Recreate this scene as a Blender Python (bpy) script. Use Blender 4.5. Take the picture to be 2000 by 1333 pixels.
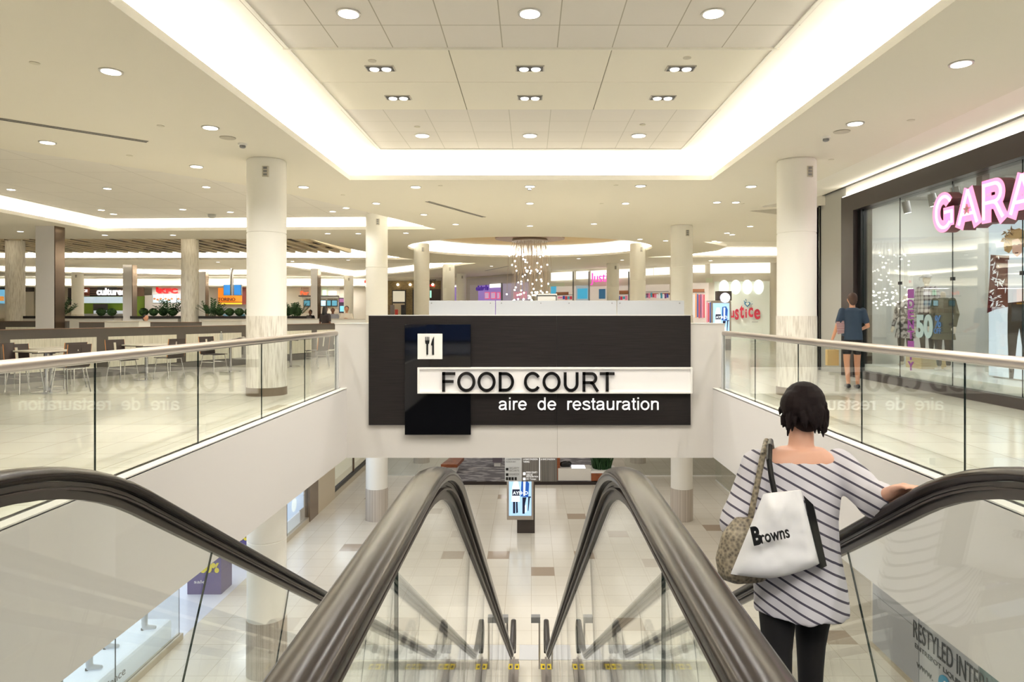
import bpy, bmesh, math, random, mathutils
from mathutils import Vector, Matrix, geometry
for o in list(bpy.data.objects): bpy.data.objects.remove(o)
R = math.radians
sc = bpy.context.scene
COL = sc.collection
random.seed(7)
# ------------------------------------------------------------ camera, world, exposure
cam_d = bpy.data.cameras.new('camera'); cam = bpy.data.objects.new('camera', cam_d); COL.objects.link(cam)
cam.location = (0, 0, 1.4); cam.rotation_euler = (R(90), 0, 0)
cam_d.sensor_width = 36; cam_d.lens = 24; cam_d.shift_x = -0.0175; cam_d.shift_y = -0.02675
cam_d.clip_end = 200; cam_d.clip_start = 0.05
sc.camera = cam
w = bpy.data.worlds.new('world'); sc.world = w; w.use_nodes = True
w.node_tree.nodes['Background'].inputs[0].default_value = (1.0, 0.97, 0.92, 1)
w.node_tree.nodes['Background'].inputs[1].default_value = 0.6
sc.view_settings.view_transform = 'Standard'; sc.view_settings.look = 'None'
sc.view_settings.gamma = 1; sc.view_settings.use_curve_mapping = False
sc.view_settings.exposure = 0.48
sc.cycles.transparent_max_bounces = 40; sc.cycles.max_bounces = 10; sc.cycles.diffuse_bounces = 6; sc.cycles.glossy_bounces = 5
sc.cycles.sample_clamp_indirect = 6.0
FW = 1333.0; CX = 1035.0; CY = 613.0
def PX(x, d): return (x-CX)*d/FW
def PZ(y, d): return 1.4-(y-CY)*d/FW
def at(x, y, d): return Vector((PX(x, d), d, PZ(y, d)))
# ------------------------------------------------------------ materials
def lin(c):
    return tuple(((v/255)/12.92 if v/255 <= .04045 else ((v/255+.055)/1.055)**2.4) for v in c)+(1,)
MAT = {}
def mat(name, c=(200, 200, 200), rough=.5, metal=0, emit=None, es=0, spec=.5, coat=0, alpha=1):
    if name in MAT: return MAT[name]
    m = bpy.data.materials.new(name); m.use_nodes = True; MAT[name] = m
    b = m.node_tree.nodes['Principled BSDF']
    b.inputs['Base Color'].default_value = lin(c); b.inputs['Roughness'].default_value = rough
    b.inputs['Metallic'].default_value = metal; b.inputs['Specular IOR Level'].default_value = spec
    b.inputs['Coat Weight'].default_value = coat; b.inputs['Coat Roughness'].default_value = .08
    if emit: b.inputs['Emission Color'].default_value = lin(emit); b.inputs['Emission Strength'].default_value = es
    return m
class N:
    def __init__(s, m): s.t = m.node_tree; s.b = s.t.nodes['Principled BSDF']
    def n(s, typ, **k):
        nd = s.t.nodes.new(typ)
        for a, v in k.items(): setattr(nd, a, v)
        return nd
    def l(s, a, b): s.t.links.new(a, b)
    def m(s, op, a, b=None, c=None):
        nd = s.n('ShaderNodeMath', operation=op)
        for i, v in enumerate((a, b, c)):
            if v is None: continue
            if isinstance(v, (int, float)): nd.inputs[i].default_value = v
            else: s.l(v, nd.inputs[i])
        return nd.outputs[0]
    def obj(s):
        g = s.n('ShaderNodeTexCoord'); x = s.n('ShaderNodeSeparateXYZ'); s.l(g.outputs['Object'], x.inputs[0])
        return g.outputs['Object'], x.outputs
    def mix(s, f, a, b):
        nd = s.n('ShaderNodeMix', data_type='RGBA')
        if isinstance(f, (int, float)): nd.inputs[0].default_value = f
        else: s.l(f, nd.inputs[0])
        for i, v in ((6, a), (7, b)):
            if isinstance(v, tuple): nd.inputs[i].default_value = v if len(v) == 4 else lin(v)
            else: s.l(v, nd.inputs[i])
        return nd.outputs[2]
    def noise(s, vec, scale, detail=2, stretch=(1, 1, 1)):
        mp = s.n('ShaderNodeMapping'); mp.inputs['Scale'].default_value = stretch; s.l(vec, mp.inputs[0])
        nz = s.n('ShaderNodeTexNoise'); nz.inputs['Scale'].default_value = scale; nz.inputs['Detail'].default_value = detail
        s.l(mp.outputs[0], nz.inputs['Vector']); return nz.outputs[0]
    def ramp(s, f, stops):
        r = s.n('ShaderNodeValToRGB'); e = r.color_ramp.elements
        while len(e) < len(stops): e.new(.5)
        for i, (p, c) in enumerate(stops): e[i].position = p; e[i].color = lin(c)
        s.l(f, r.inputs[0]); return r.outputs[0]
def tile_mat(name, base, dark, line, s, ox, oy, w=.004, rough=.12, prob=0., vary=10):
    m = mat(name, base, rough, spec=.5); k = N(m); o, xyz = k.obj()
    cells = []; lines = []
    for ax, off in ((0, ox), (1, oy)):
        v = k.m('DIVIDE', k.m('SUBTRACT', xyz[ax], off), s)
        cells.append(k.m('FLOOR', v)); f = k.m('FRACT', v)
        lines.append(k.m('LESS_THAN', k.m('MINIMUM', f, k.m('SUBTRACT', 1., f)), w/s))
    cb = k.n('ShaderNodeCombineXYZ'); k.l(cells[0], cb.inputs[0]); k.l(cells[1], cb.inputs[1])
    wn = k.n('ShaderNodeTexWhiteNoise', noise_dimensions='2D'); k.l(cb.outputs[0], wn.inputs['Vector'])
    c2 = tuple(max(0, v-vary) for v in base)
    col = k.mix(wn.outputs[0], tuple(base), c2)
    nz = k.noise(o, 3, 4, (1, 1, 1)); col = k.mix(k.m('MULTIPLY', nz, .25), col, tuple(max(0, v-14) for v in base))
    if prob > 0: col = k.mix(k.m('GREATER_THAN', wn.outputs[0], 1-prob), col, tuple(dark))
    col = k.mix(k.m('MAXIMUM', lines[0], lines[1]), col, tuple(line))
    k.l(col, k.b.inputs['Base Color']); return m
def streak_mat(name, c1, c2, stretch, scale, rough=.5, lo=.35, hi=.65, metal=0):
    m = mat(name, c1, rough, metal); k = N(m); o, _ = k.obj()
    k.l(k.ramp(k.noise(o, scale, 6, stretch), [(lo, c1), (hi, c2)]), k.b.inputs['Base Color']); return m
def glass_mat(name, tint, boost=1.0, rough=0.0, base=.04):
    m = bpy.data.materials.new(name); m.use_nodes = True; t = m.node_tree; t.nodes.clear(); MAT[name] = m
    out = t.nodes.new('ShaderNodeOutputMaterial'); mx = t.nodes.new('ShaderNodeMixShader')
    tr = t.nodes.new('ShaderNodeBsdfTransparent'); gl = t.nodes.new('ShaderNodeBsdfGlossy')
    tr.inputs[0].default_value = tint+(1,); gl.inputs[0].default_value = (1, 1, 1, 1); gl.inputs['Roughness'].default_value = rough
    lw = t.nodes.new('ShaderNodeLayerWeight'); lw.inputs[0].default_value = .5
    def ma(op, a, b):
        q = t.nodes.new('ShaderNodeMath'); q.operation = op
        for i, v in enumerate((a, b)):
            if isinstance(v, (int, float)): q.inputs[i].default_value = v
            else: t.links.new(v, q.inputs[i])
        return q.outputs[0]
    f = ma('MULTIPLY', ma('ADD', ma('MULTIPLY', ma('POWER', lw.outputs['Facing'], 5.), 1-base), base), boost)
    f = ma('MINIMUM', f, .95)
    t.links.new(f, mx.inputs[0]); t.links.new(tr.outputs[0], mx.inputs[1]); t.links.new(gl.outputs[0], mx.inputs[2])
    t.links.new(mx.outputs[0], out.inputs[0]); return m
CREAM = mat('ceiling paint', (234, 230, 219), .8)
SOFF = mat('soffit paint', (224, 219, 205), .8)
COVEM = mat('cove paint', (240, 237, 228), .8)
BEIGE = mat('fascia paint', (214, 207, 198), .55)
WHITE = mat('white paint', (236, 234, 228), .45)
WGLOSS = mat('white gloss laminate', (232, 231, 226), .12)
OFFW = mat('off white column paint', (243, 241, 233), .4)
DARK = mat('dark brown laminate', (66, 58, 54), .4)
BLACK = mat('black paint', (14, 14, 15), .35)
BGLOSS = mat('black glossy panel', (9, 10, 14), .04, spec=.6)
STEEL = mat('brushed steel', (190, 186, 180), .28, 1)
SATIN = mat('satin warm steel', (198, 190, 184), .36, 1)
CHROME = mat('chrome', (215, 215, 218), .12, 1)
RUBBER = mat('polished brown handrail rubber', (36, 29, 25), .22, 0, spec=.3)
GUIDE = mat('handrail guide metal', (96, 92, 88), .35, 1)
GLASS = glass_mat('clear glass', (.955, .972, .96), .85)
SHOPG = glass_mat('shop window glass', (.93, .955, .95), 1.6)
EDGE = mat('green glass edge', (14, 34, 32), .15)
GREYW = mat('grey wall panel', (176, 176, 172), .5)
GREY = mat('mid grey', (130, 130, 130), .5)
SKIN = mat('skin', (205, 150, 120), .5)
SKIND = mat('dark skin', (110, 70, 52), .5)
HAIR = mat('black hair', (22, 18, 18), .45)
def emis(name, c, s): return mat(name, tuple(int(v*.8) for v in c), .5, emit=c, es=s)
COVE_E = emis('cove lamp', (255, 250, 240), 38.0)
LAMP = emis('downlight lamp', (255, 250, 242), 3.0)
# ------------------------------------------------------------ geometry helpers
class MB:
    def __init__(s): s.v = []; s.f = []; s.m = []
    def add(s, vs, fs, mi=0):
        b = len(s.v); s.v += [tuple(v) for v in vs]; s.f += [tuple(b+i for i in f) for f in fs]; s.m += [mi]*len(fs); return s
    def box(s, x0, x1, y0, y1, z0, z1, mi=0):
        vs = [(x, y, z) for z in (z0, z1) for y in (y0, y1) for x in (x0, x1)]
        return s.add(vs, [(0, 2, 3, 1), (4, 5, 7, 6), (0, 1, 5, 4), (2, 6, 7, 3), (0, 4, 6, 2), (1, 3, 7, 5)], mi)
    def ob(s, o, u, v, n, w, h, d, mi=0):
        o, u, v, n = map(Vector, (o, u, v, n)); vs = [o+u*(w*a)+v*(h*b)+n*(d*c) for c in (0, 1) for b in (0, 1) for a in (0, 1)]
        return s.add(vs, [(0, 2, 3, 1), (4, 5, 7, 6), (0, 1, 5, 4), (2, 6, 7, 3), (0, 4, 6, 2), (1, 3, 7, 5)], mi)
    def prism(s, poly, o, u, v, n, d, mi=0):
        o, u, v, n = map(Vector, (o, u, v, n)); k = len(poly)
        a = [o+u*p[0]+v*p[1] for p in poly]; b = [q+n*d for q in a]
        return s.add(a+b, [tuple(reversed(range(k))), tuple(range(k, 2*k))]+[(i, (i+1) % k, k+(i+1) % k, k+i) for i in range(k)], mi)
    def tube(s, pts, r, seg=8, mi=0, closed=False):
        pts = [Vector(p) for p in pts]; k = len(pts); vs = []
        rr = r if isinstance(r, (list, tuple)) else [r]*k
        prev = None
        for i, p in enumerate(pts):
            a = pts[i-1] if (i or closed) else p; b = pts[(i+1) % k] if (i < k-1 or closed) else p
            t = (b-a).normalized()
            if prev is None:
                up = Vector((0, 0, 1)) if abs(t.z) < .9 else Vector((0, 1, 0)); x = t.cross(up).normalized()
            else: x = (prev-t*prev.dot(t)).normalized()
            prev = x; y = t.cross(x)
            for j in range(seg):
                an = 2*math.pi*j/seg; vs.append(p+x*math.cos(an)*rr[i]+y*math.sin(an)*rr[i])
        fs = []
        for i in range(k if closed else k-1):
            i2 = (i+1) % k
            for j in range(seg): fs.append((i*seg+j, i*seg+(j+1) % seg, i2*seg+(j+1) % seg, i2*seg+j))
        if not closed: fs += [tuple(reversed(range(seg))), tuple(range((k-1)*seg, k*seg))]
        return s.add(vs, fs, mi)
    def lathe(s, c, prof, seg=24, mi=0, sy=1):
        c = Vector(c); vs = []; k = len(prof)
        for r, z in prof:
            for j in range(seg):
                a = 2*math.pi*j/seg; vs.append(c+Vector((r*math.cos(a), r*sy*math.sin(a), z)))
        fs = [(i*seg+j, i*seg+(j+1) % seg, (i+1)*seg+(j+1) % seg, (i+1)*seg+j) for i in range(k-1) for j in range(seg)]
        fs += [tuple(reversed(range(seg))), tuple(range((k-1)*seg, k*seg))]
        return s.add(vs, fs, mi)
    def ball(s, c, r, seg=12, rings=8, mi=0, rot=None):
        rx, ry, rz = (r, r, r) if isinstance(r, (int, float)) else r
        M = rot.to_3x3() if rot else Matrix.Identity(3); c = Vector(c); vs = [c+M@Vector((0, 0, -rz))]
        for i in range(1, rings):
            a = -math.pi/2+math.pi*i/rings
            for j in range(seg):
                b = 2*math.pi*j/seg; vs.append(c+M@Vector((rx*math.cos(a)*math.cos(b), ry*math.cos(a)*math.sin(b), rz*math.sin(a))))
        vs.append(c+M@Vector((0, 0, rz))); L = len(vs)-1
        fs = [(0, 1+(j+1) % seg, 1+j) for j in range(seg)]
        for i in range(rings-2):
            for j in range(seg): fs.append((1+i*seg+j, 1+i*seg+(j+1) % seg, 1+(i+1)*seg+(j+1) % seg, 1+(i+1)*seg+j))
        fs += [(L, 1+(rings-2)*seg+j, 1+(rings-2)*seg+(j+1) % seg) for j in range(seg)]
        return s.add(vs, fs, mi)
    def cap(s, p0, p1, r0, r1, seg=12):
        p0, p1 = Vector(p0), Vector(p1); s.ball(p0, r0, seg); s.ball(p1, r1, seg); return s.tube([p0, p1], [r0, r1], seg)
    def loft(s, rings, seg=20):   # rings: (center, rx, ry)
        vs = []; k = len(rings)
        for c, rx, ry in rings:
            for j in range(seg):
                a = 2*math.pi*j/seg; vs.append(Vector(c)+Vector((rx*math.cos(a), ry*math.sin(a), 0)))
        fs = [(i*seg+j, i*seg+(j+1) % seg, (i+1)*seg+(j+1) % seg, (i+1)*seg+j) for i in range(k-1) for j in range(seg)]
        fs += [tuple(reversed(range(seg))), tuple(range((k-1)*seg, k*seg))]
        return s.add(vs, fs)
    def mesh(s, name, mats, smooth):
        me = bpy.data.meshes.new(name); me.from_pydata(s.v, [], s.f)
        for m in (mats if isinstance(mats, (list, tuple)) else [mats]): me.materials.append(m)
        me.polygons.foreach_set('material_index', s.m)
        bm = bmesh.new(); bm.from_mesh(me); bmesh.ops.recalc_face_normals(bm, faces=bm.faces); bm.to_mesh(me); bm.free()
        if smooth is not None:
            me.polygons.foreach_set('use_smooth', [True]*len(me.polygons)); me.set_sharp_from_angle(angle=R(smooth))
        me.update(); return me
    def build(s, name, mats, parent=None, smooth=None, bevel=0):
        o = bpy.data.objects.new(name, s.mesh(name, mats, smooth)); COL.objects.link(o); par(o, parent)
        if bevel:
            b = o.modifiers.new('bevel', 'BEVEL'); b.width = bevel; b.segments = 2; b.limit_method = 'ANGLE'
        return o
WM = {}
def world_of(p):
    m = p.matrix_basis.copy()
    if p.parent: m = world_of(p.parent)@p.matrix_parent_inverse@m
    return m
def par(o, parent):
    if parent: o.parent = parent; o.matrix_parent_inverse = world_of(parent).inverted()
def tag(o, label, cat, group=None, kind=None):
    o['label'] = label; o['category'] = cat
    if group: o['group'] = group
    if kind: o['kind'] = kind
    return o
def thing(name, label, cat, loc=(0, 0, 0), group=None, kind=None):
    o = bpy.data.objects.new(name, None); o.location = loc; o.empty_display_size = .1; COL.objects.link(o)
    return tag(o, label, cat, group, kind)
def struct(name, mb, mats, smooth=None):
    o = mb.build(name, mats, None, smooth); o['kind'] = 'structure'; return o
KIDS = {}
def copy_tree(root, loc=None, rz=None, label=None, group=None):
    kids = {}
    for o in COL.objects:
        if o.parent: kids.setdefault(o.parent, []).append(o)
    def rec(o, p):
        c = o.copy(); COL.objects.link(c)
        if p: c.parent = p; c.matrix_parent_inverse = o.matrix_parent_inverse
        for k in kids.get(o, []): rec(k, c)
        return c
    r = rec(root, None)
    if loc is not None: r.location = loc
    if rz is not None: r.rotation_euler = (0, 0, rz)
    if label: r['label'] = label
    if group: r['group'] = group
    return r
X_, Y_, Z_ = Vector((1, 0, 0)), Vector((0, 1, 0)), Vector((0, 0, 1))
def text(name, s, o, u, n, w, h, depth, m, parent=None, bold=0, spacing=1.0):
    cu = bpy.data.curves.new('t', 'FONT'); cu.body = s; cu.size = 1; cu.extrude = .05; cu.offset = bold; cu.resolution_u = 4
    cu.space_character = spacing
    ob = bpy.data.objects.new('t', cu); COL.objects.link(ob); dg = bpy.context.evaluated_depsgraph_get(); dg.update()
    me = bpy.data.meshes.new_from_object(ob.evaluated_get(dg)); bpy.data.objects.remove(ob); bpy.data.curves.remove(cu)
    vs = [v.co.copy() for v in me.vertices]
    lo = [min(v[i] for v in vs) for i in range(3)]; hi = [max(v[i] for v in vs) for i in range(3)]
    u, n, o = Vector(u), Vector(n), Vector(o); v_ = n.cross(u)
    for q, v in zip(me.vertices, vs):
        f = [(v[i]-lo[i])/max(1e-6, hi[i]-lo[i]) for i in range(3)]
        q.co = o+u*(f[0]*w)+v_*(f[1]*h)+n*(f[2]*depth)
    me.materials.clear(); me.materials.append(m); me.name = name
    ob = bpy.data.objects.new(name, me); COL.objects.link(ob); par(ob, parent); return ob
def offset(poly, d):   # positive = outward, poly any winding
    A = sum(poly[i][0]*poly[(i+1) % len(poly)][1]-poly[(i+1) % len(poly)][0]*poly[i][1] for i in range(len(poly)))
    sg = 1 if A > 0 else -1; out = []; k = len(poly)
    for i in range(k):
        p0, p1, p2 = (Vector(poly[i-1]), Vector(poly[i]), Vector(poly[(i+1) % k]))
        a = (p1-p0).normalized(); b = (p2-p1).normalized()
        n1 = Vector((a.y, -a.x))*sg; n2 = Vector((b.y, -b.x))*sg; mm = n1+n2
        L = mm.length
        if L < 1e-6: out.append(p1+n1*d); continue
        mm /= L; c = max(.35 if d > 0 else .12, mm.dot(n1)); out.append(p1+mm*(d/c))
    return [(p[0], p[1]) for p in out]
def ringloft(mb, poly, prof, mi=0):
    k = len(poly); rows = []
    for o, z in prof:
        q = offset(poly, o) if abs(o) > 1e-6 else poly
        rows.append([(p[0], p[1], z) for p in q])
    for r in range(len(rows)-1):
        mb.add(rows[r]+rows[r+1], [(i, (i+1) % k, k+(i+1) % k, k+i) for i in range(k)], mi)
def inpoly(p, poly):
    c = False; k = len(poly)
    for i in range(k):
        a, b = poly[i], poly[i-1]
        if (a[1] > p[1]) != (b[1] > p[1]) and p[0] < (b[0]-a[0])*(p[1]-a[1])/(b[1]-a[1])+a[0]: c = not c
    return c
def sheet(mb, outer, holes, z0, z1=None, mi=0):   # flat slab with holes
    vs = []; es = []
    for lp in [outer]+holes:
        b = len(vs); vs += [Vector(p) for p in lp]; es += [(b+i, b+(i+1) % len(lp)) for i in range(len(lp))]
    V, E, F, *_ = geometry.delaunay_2d_cdt(vs, es, [], 0, 1e-5)
    fs = []
    for f in F:
        c = sum((V[i] for i in f), Vector((0, 0)))/len(f)
        if inpoly(c, outer) and not any(inpoly(c, h) for h in holes): fs.append(tuple(f))
    mb.add([(v.x, v.y, z0) for v in V], fs, mi)
    if z1 is not None:
        mb.add([(v.x, v.y, z1) for v in V], fs, mi)
        for lp in [outer]+holes:
            k = len(lp); mb.add([(p[0], p[1], z0) for p in lp]+[(p[0], p[1], z1) for p in lp], [(i, (i+1) % k, k+(i+1) % k, k+i) for i in range(k)], mi)
def rect(x0, x1, y0, y1): return [(x0, y0), (x1, y0), (x1, y1), (x0, y1)]

# stroke lettering in a plain grotesque
def catm(P, n=6):
    out = []
    for i in range(len(P)-1):
        p0, p1, p2, p3 = P[max(0, i-1)], P[i], P[i+1], P[min(len(P)-1, i+2)]
        for k in range(n):
            t = k/n; out.append(tuple(.5*((2*p1[j])+(-p0[j]+p2[j])*t+(2*p0[j]-5*p1[j]+4*p2[j]-p3[j])*t*t+(-p0[j]+3*p1[j]-3*p2[j]+p3[j])*t**3) for j in (0, 1)))
    return out+[P[-1]]
def ell(cx, cy, rx, ry, a0, a1, n=28): return [(cx+rx*math.cos(R(a0+(a1-a0)*i/n)), cy+ry*math.sin(R(a0+(a1-a0)*i/n))) for i in range(n+1)]
def glyph(ch, w):
    h = w/2; T = 1-h
    G = {
    'F': (.853, [[(.10+h, 0), (.10+h, 1)], [(.10, T), (.80, T)], [(.10, .52), (.71, .52)]]),
    'E': (.92, [[(.10+h, 0), (.10+h, 1)], [(.10, T), (.84, T)], [(.10, .52), (.80, .52)], [(.10, h), (.86, h)]]),
    'O': (1.086, [ell(.543, .5, .485-h, .517-h, 0, 360, 40)]),
    'D': (1.009, [[(.11+h, 0), (.11+h, 1)], [(.11, T)]+ell(.47, .5, .46-h, T-.5, 90, -90, 24)+[(.11, h)]]),
    'C': (1.009, [ell(.53, .5, .46-h, .517-h, 33, 325, 32)]),
    'U': (1.009, [[(.11+h, 1), (.11+h, .38)]+ell(.505, .40, .395-h, .415-h, 180, 360, 20)[1:-1]+[(.90-h, .40), (.90-h, 1)]]),
    'R': (1.009, [[(.11+h, 0), (.11+h, 1)], [(.11, T), (.60, T)]+ell(.60, (T+.46)/2, .27-h*.6, (T-.46)/2, 90, -90, 14)+[(.11, .46)], catm([(.52, .46), (.66, .40), (.78, .22), (.93, 0)])]),
    'T': (.853, [[(.03, T), (.82, T)], [(.427, 0), (.427, 1)]]),
    'G': (1.05, [ell(.53, .5, .46-h, .517-h, 38, 318, 32), [(.55, .5-h*.3), (.98, .5-h*.3)], [(.98-h, .5), (.98-h, .13)]]),
    'A': (.95, [[(.02+h*.7, 0), (.475, 1-h*.5)], [(.93-h*.7, 0), (.475, 1-h*.5)], [(.19, .29), (.76, .29)]]),
    'o': (.777, [ell(.388, .366, .345-h, .382-h, 0, 360, 30)]),
    'e': (.777, [ell(.388, .366, .345-h, .382-h, 5, 322, 30), [(.10, .375), (.70, .375)]]),
    'a': (.777, [catm([(.10, .53), (.20, .64), (.36, .675), (.54, .63), (.60, .50), (.60, .16), (.66, .0)]), catm([(.60, .42), (.40, .385), (.20, .35), (.11, .21), (.17, .09), (.31, .055), (.50, .12), (.60, .27)])]),
    'd': (.777, [[(.68-h, 0), (.68-h, 1)], ell(.365, .366, .32-h, .382-h, 0, 360, 30)]),
    'i': (.310, [[(.155, 0), (.155, .726)], [(.155, .87), (.155, 1.)]]),
    'r': (.465, [[(.09+h, 0), (.09+h, .726)], catm([(.09+h, .40), (.20, .58), (.32, .665), (.47, .65)])]),
    's': (.698, [catm([(.60, .53), (.52, .64), (.35, .675), (.17, .62), (.13, .53), (.22, .43), (.46, .35), (.60, .24), (.57, .11), (.36, .055), (.16, .09), (.07, .21)])]),
    't': (.388, [[(.19, .93), (.19, .20)]+catm([(.19, .20), (.22, .08), (.37, .055)])[1:], [(.03, .67), (.36, .67)]]),
    'u': (.777, [catm([(.09+h, .726), (.09+h, .30), (.19, .09), (.36, .055), (.55, .12), (.66-h*.5, .33)]), [(.68-h, 0), (.68-h, .726)]]),
    'n': (.777, [[(.09+h, 0), (.09+h, .726)], catm([(.09+h, .42), (.23, .61), (.42, .67), (.60, .60), (.68-h, .42), (.68-h, 0)])]),
    }
    return G[ch]
def ribbon(mb, P, w, o, u, v, n, d, sx=1, sy=1):
    P = [p for i, p in enumerate(P) if i == 0 or (Vector(p)-Vector(P[i-1])).length > 1e-3]
    closed = (Vector(P[0])-Vector(P[-1])).length < 1e-4
    P = [Vector(p) for p in (P[:-1] if closed else P)]; k = len(P); L = []; Rr = []
    for i in range(k):
        a = P[i-1] if (i or closed) else None; b = P[(i+1) % k] if (i < k-1 or closed) else None
        d1 = (P[i]-a).normalized() if a is not None else None; d2 = (b-P[i]).normalized() if b is not None else None
        if d1 is None: d1 = d2
        if d2 is None: d2 = d1
        m = Vector((-(d1+d2).y, (d1+d2).x)); m = m.normalized() if m.length > 1e-6 else Vector((-d1.y, d1.x)); c = max(.4, m.dot(Vector((-d1.y, d1.x))))
        L.append(P[i]+m*(w/2/c)); Rr.append(P[i]-m*(w/2/c))
    def q(p, t): return o+u*(p.x*sx)+v*(p.y*sy)+n*(t*d)
    vs = []
    for i in range(k): vs += [q(L[i], 0), q(Rr[i], 0), q(Rr[i], 1), q(L[i], 1)]
    fs = []
    for i in range(k if closed else k-1):
        a, b = i*4, ((i+1) % k)*4; fs += [(a+j, a+(j+1) % 4, b+(j+1) % 4, b+j) for j in range(4)]
    if not closed: fs += [(3, 2, 1, 0), tuple((k-1)*4+j for j in range(4))]
    mb.add(vs, fs)
def strokes(name, s, o, u, n, w_, h_, depth, m, parent=None, wt=.125, split=False):
    """lettering s scaled to width w_ and cap height h_"""
    o, u, n = Vector(o), Vector(u), Vector(n); v = n.cross(u); gl = []; x = 0
    for ch in s:
        if ch == ' ': x += .388; continue
        adv, st = glyph(ch, wt); gl.append((ch, x, st)); x += adv
    xs = [px+p[0] for _, px, st in gl for q in st for p in q]; x0, x1 = min(xs)-wt/2*.6, max(xs)+wt/2*.6; k = w_/(x1-x0); mb = MB()
    for ch, px, st in gl:
        for q in st: ribbon(mb, [((p[0]+px-x0)*k/h_, p[1]) for p in q], wt, o, u, v, n, depth, h_, h_)
    return mb.build(name, m, parent)
# ------------------------------------------------------------ ceilings with lit coves
CZ = 4.05
MAIN = rect(-3.57, 3.60, -3.0, 13.53)
REC1 = [(-13.9, 4.4), (-8.49, 10.94), (-7.1, 12.5), (-5.88, 14.07), (-5.2, 15.4), (-4.55, 17.0), (-3.75, 19.1), (-2.95, 21.4), (-13.8, 21.9)]
REC2 = [(-41, 24.2), (-7.8, 24.2), (-7.5, 27.0), (-6.9, 30), (-5.7, 33.4), (-41, 33.6)]
REC3 = [(-13.9, 36.0), (-2.8, 35.7), (-7.3, 43.4), (-9.7, 46.3), (-12.9, 49.3), (-13.9, 39)]
REC4 = [(-41, 36.8), (-17, 36.8), (-17, 47.3), (-24.3, 47.6), (-41, 40.5)]
REC5 = [(6.4, 25.2), (7.8, 27), (7.9, 28.7), (7.2, 30.5), (5.5, 32.1), (15.3, 32.1), (15.3, 25.2)]
REC6 = [(5.65, 17.6), (8.4, 16.0), (8.4, 19.4)]
CIRC = [(4.93*math.cos(2*math.pi*i/64), 27.8+4.35*math.sin(2*math.pi*i/64)) for i in range(64)]
SLOT = rect(5.75, 7.22, -6, 17.0)
mb = MB(); sheet(mb, rect(-42, 16, -8, 53), [MAIN, REC1, REC2, REC3, REC4, REC5, REC6, CIRC, SLOT], CZ)
struct('ceiling', mb, SOFF)
def cove(poly, zc, inset, mi_in=None, panel=True, es=COVE_E, drop=.03, edges=None, label=''):
    mb = MB()
    prof = [(0, CZ), (0, CZ+.10), (.04, CZ+.10), (.04, CZ+.03), (.30, CZ+.03), (.30, CZ+.10)]
    ringloft(mb, poly, prof, 0)
    h = zc-CZ-.10; pr = []
    for i in range(7):
        t = i/6*math.pi/2; pr.append((.30-(.30+inset)*math.sin(t) if 0 else .30-(.30+inset)*(1-math.cos(t)), CZ+.10+h*math.sin(t)))
    ringloft(mb, poly, pr, 0)
    ringloft(mb, poly, [(-inset, zc), (-inset, zc-drop), (-inset-.04, zc-drop), (-inset-.04, zc-drop*.3)], 0)
    o = struct('ceiling', mb, COVEM, 60)
    lb = MB(); a = offset(poly, .12); b = offset(poly, .20); k = len(poly)
    for i in range(k):
        if edges and i not in edges: continue
        j = (i+1) % k; n = max(1, int((Vector(a[i])-Vector(a[j])).length/1.5))
        for q in range(n):
            t0, t1 = q/n, (q+1)/n-.003
            P = [Vector(a[i]).lerp(Vector(a[j]), t0), Vector(a[i]).lerp(Vector(a[j]), t1), Vector(b[i]).lerp(Vector(b[j]), t1), Vector(b[i]).lerp(Vector(b[j]), t0)]
            lb.prism([(p.x, p.y) for p in P], (0, 0, CZ+.035), X_, Y_, Z_, .02)
    l = lb.build('cove_light', es); tag(l, label, 'cove light'); l['kind'] = 'thing'
    return offset(poly, -inset-.03)
inner = cove(MAIN, 4.50, .74, label='hidden linear light strip around the big rectangular ceiling recess')
# main recessed ceiling: near tiles, wide panels, far tiles
TILE_C = tile_mat('acoustic ceiling tile', (232, 227, 219), (0, 0, 0), (176, 170, 154), .635, -.3175, 7.93-.635*8, .006, .8, vary=3)
TILE_F = tile_mat('acoustic ceiling tile far', (232, 227, 219), (0, 0, 0), (200, 196, 184), .635, -.3175, 10.31, .006, .8, vary=3)
PANC = mat('wide ceiling panel', (240, 235, 220), .8)
JOINT = mat('ceiling joint', (168, 162, 144), .8)
mb = MB(); X0, X1 = -2.86, 2.89
mb.box(X0, X1, -2.2, 7.92, 4.485, 4.52, 0)
mb.box(X0, X1, 10.31, 12.83, 4.485, 4.52, 1)
for x0, x1 in ((X0, -.955), (-.95, .955), (.96, X1)):
    for y0, y1 in ((7.935, 9.085), (9.095, 10.305)): mb.box(x0+.004, x1-.004, y0, y1, 4.483, 4.52, 2)
mb.box(X0, X1, 7.9, 10.32, 4.50, 4.53, 3)
mb.box(X0, X1, 7.905, 7.93, 4.462, 4.50, 4)
struct('ceiling', mb, [TILE_C, TILE_F, PANC, JOINT, CREAM])
TILE_G = tile_mat('food court ceiling tile', (222, 218, 210), (0, 0, 0), (190, 185, 176), 1.2, 0, 0, .008, .8, vary=3)
i1 = cove(REC1, 4.40, .55, label='hidden light strip around the tiled food court ceiling recess')
mb = MB(); sheet(mb, i1, [], 4.385); struct('ceiling', mb, TILE_G)
i2 = cove(REC2, 4.60, .30, label='hidden light strip around the slatted food court ceiling')
mb = MB(); sheet(mb, i2, [], 4.60); struct('ceiling', mb, mat('slat backing', (150, 134, 108), .8))
i3 = cove(REC3, 4.45, .5, label='hidden light strip around the kite shaped far ceiling recess')
mb = MB(); sheet(mb, i3, [], 4.44); struct('ceiling', mb, CREAM)
i4 = cove(REC4, 4.45, .5, label='hidden light strip around the deepest food court ceiling recess')
mb = MB(); sheet(mb, i4, [], 4.44); struct('ceiling', mb, CREAM)
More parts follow.
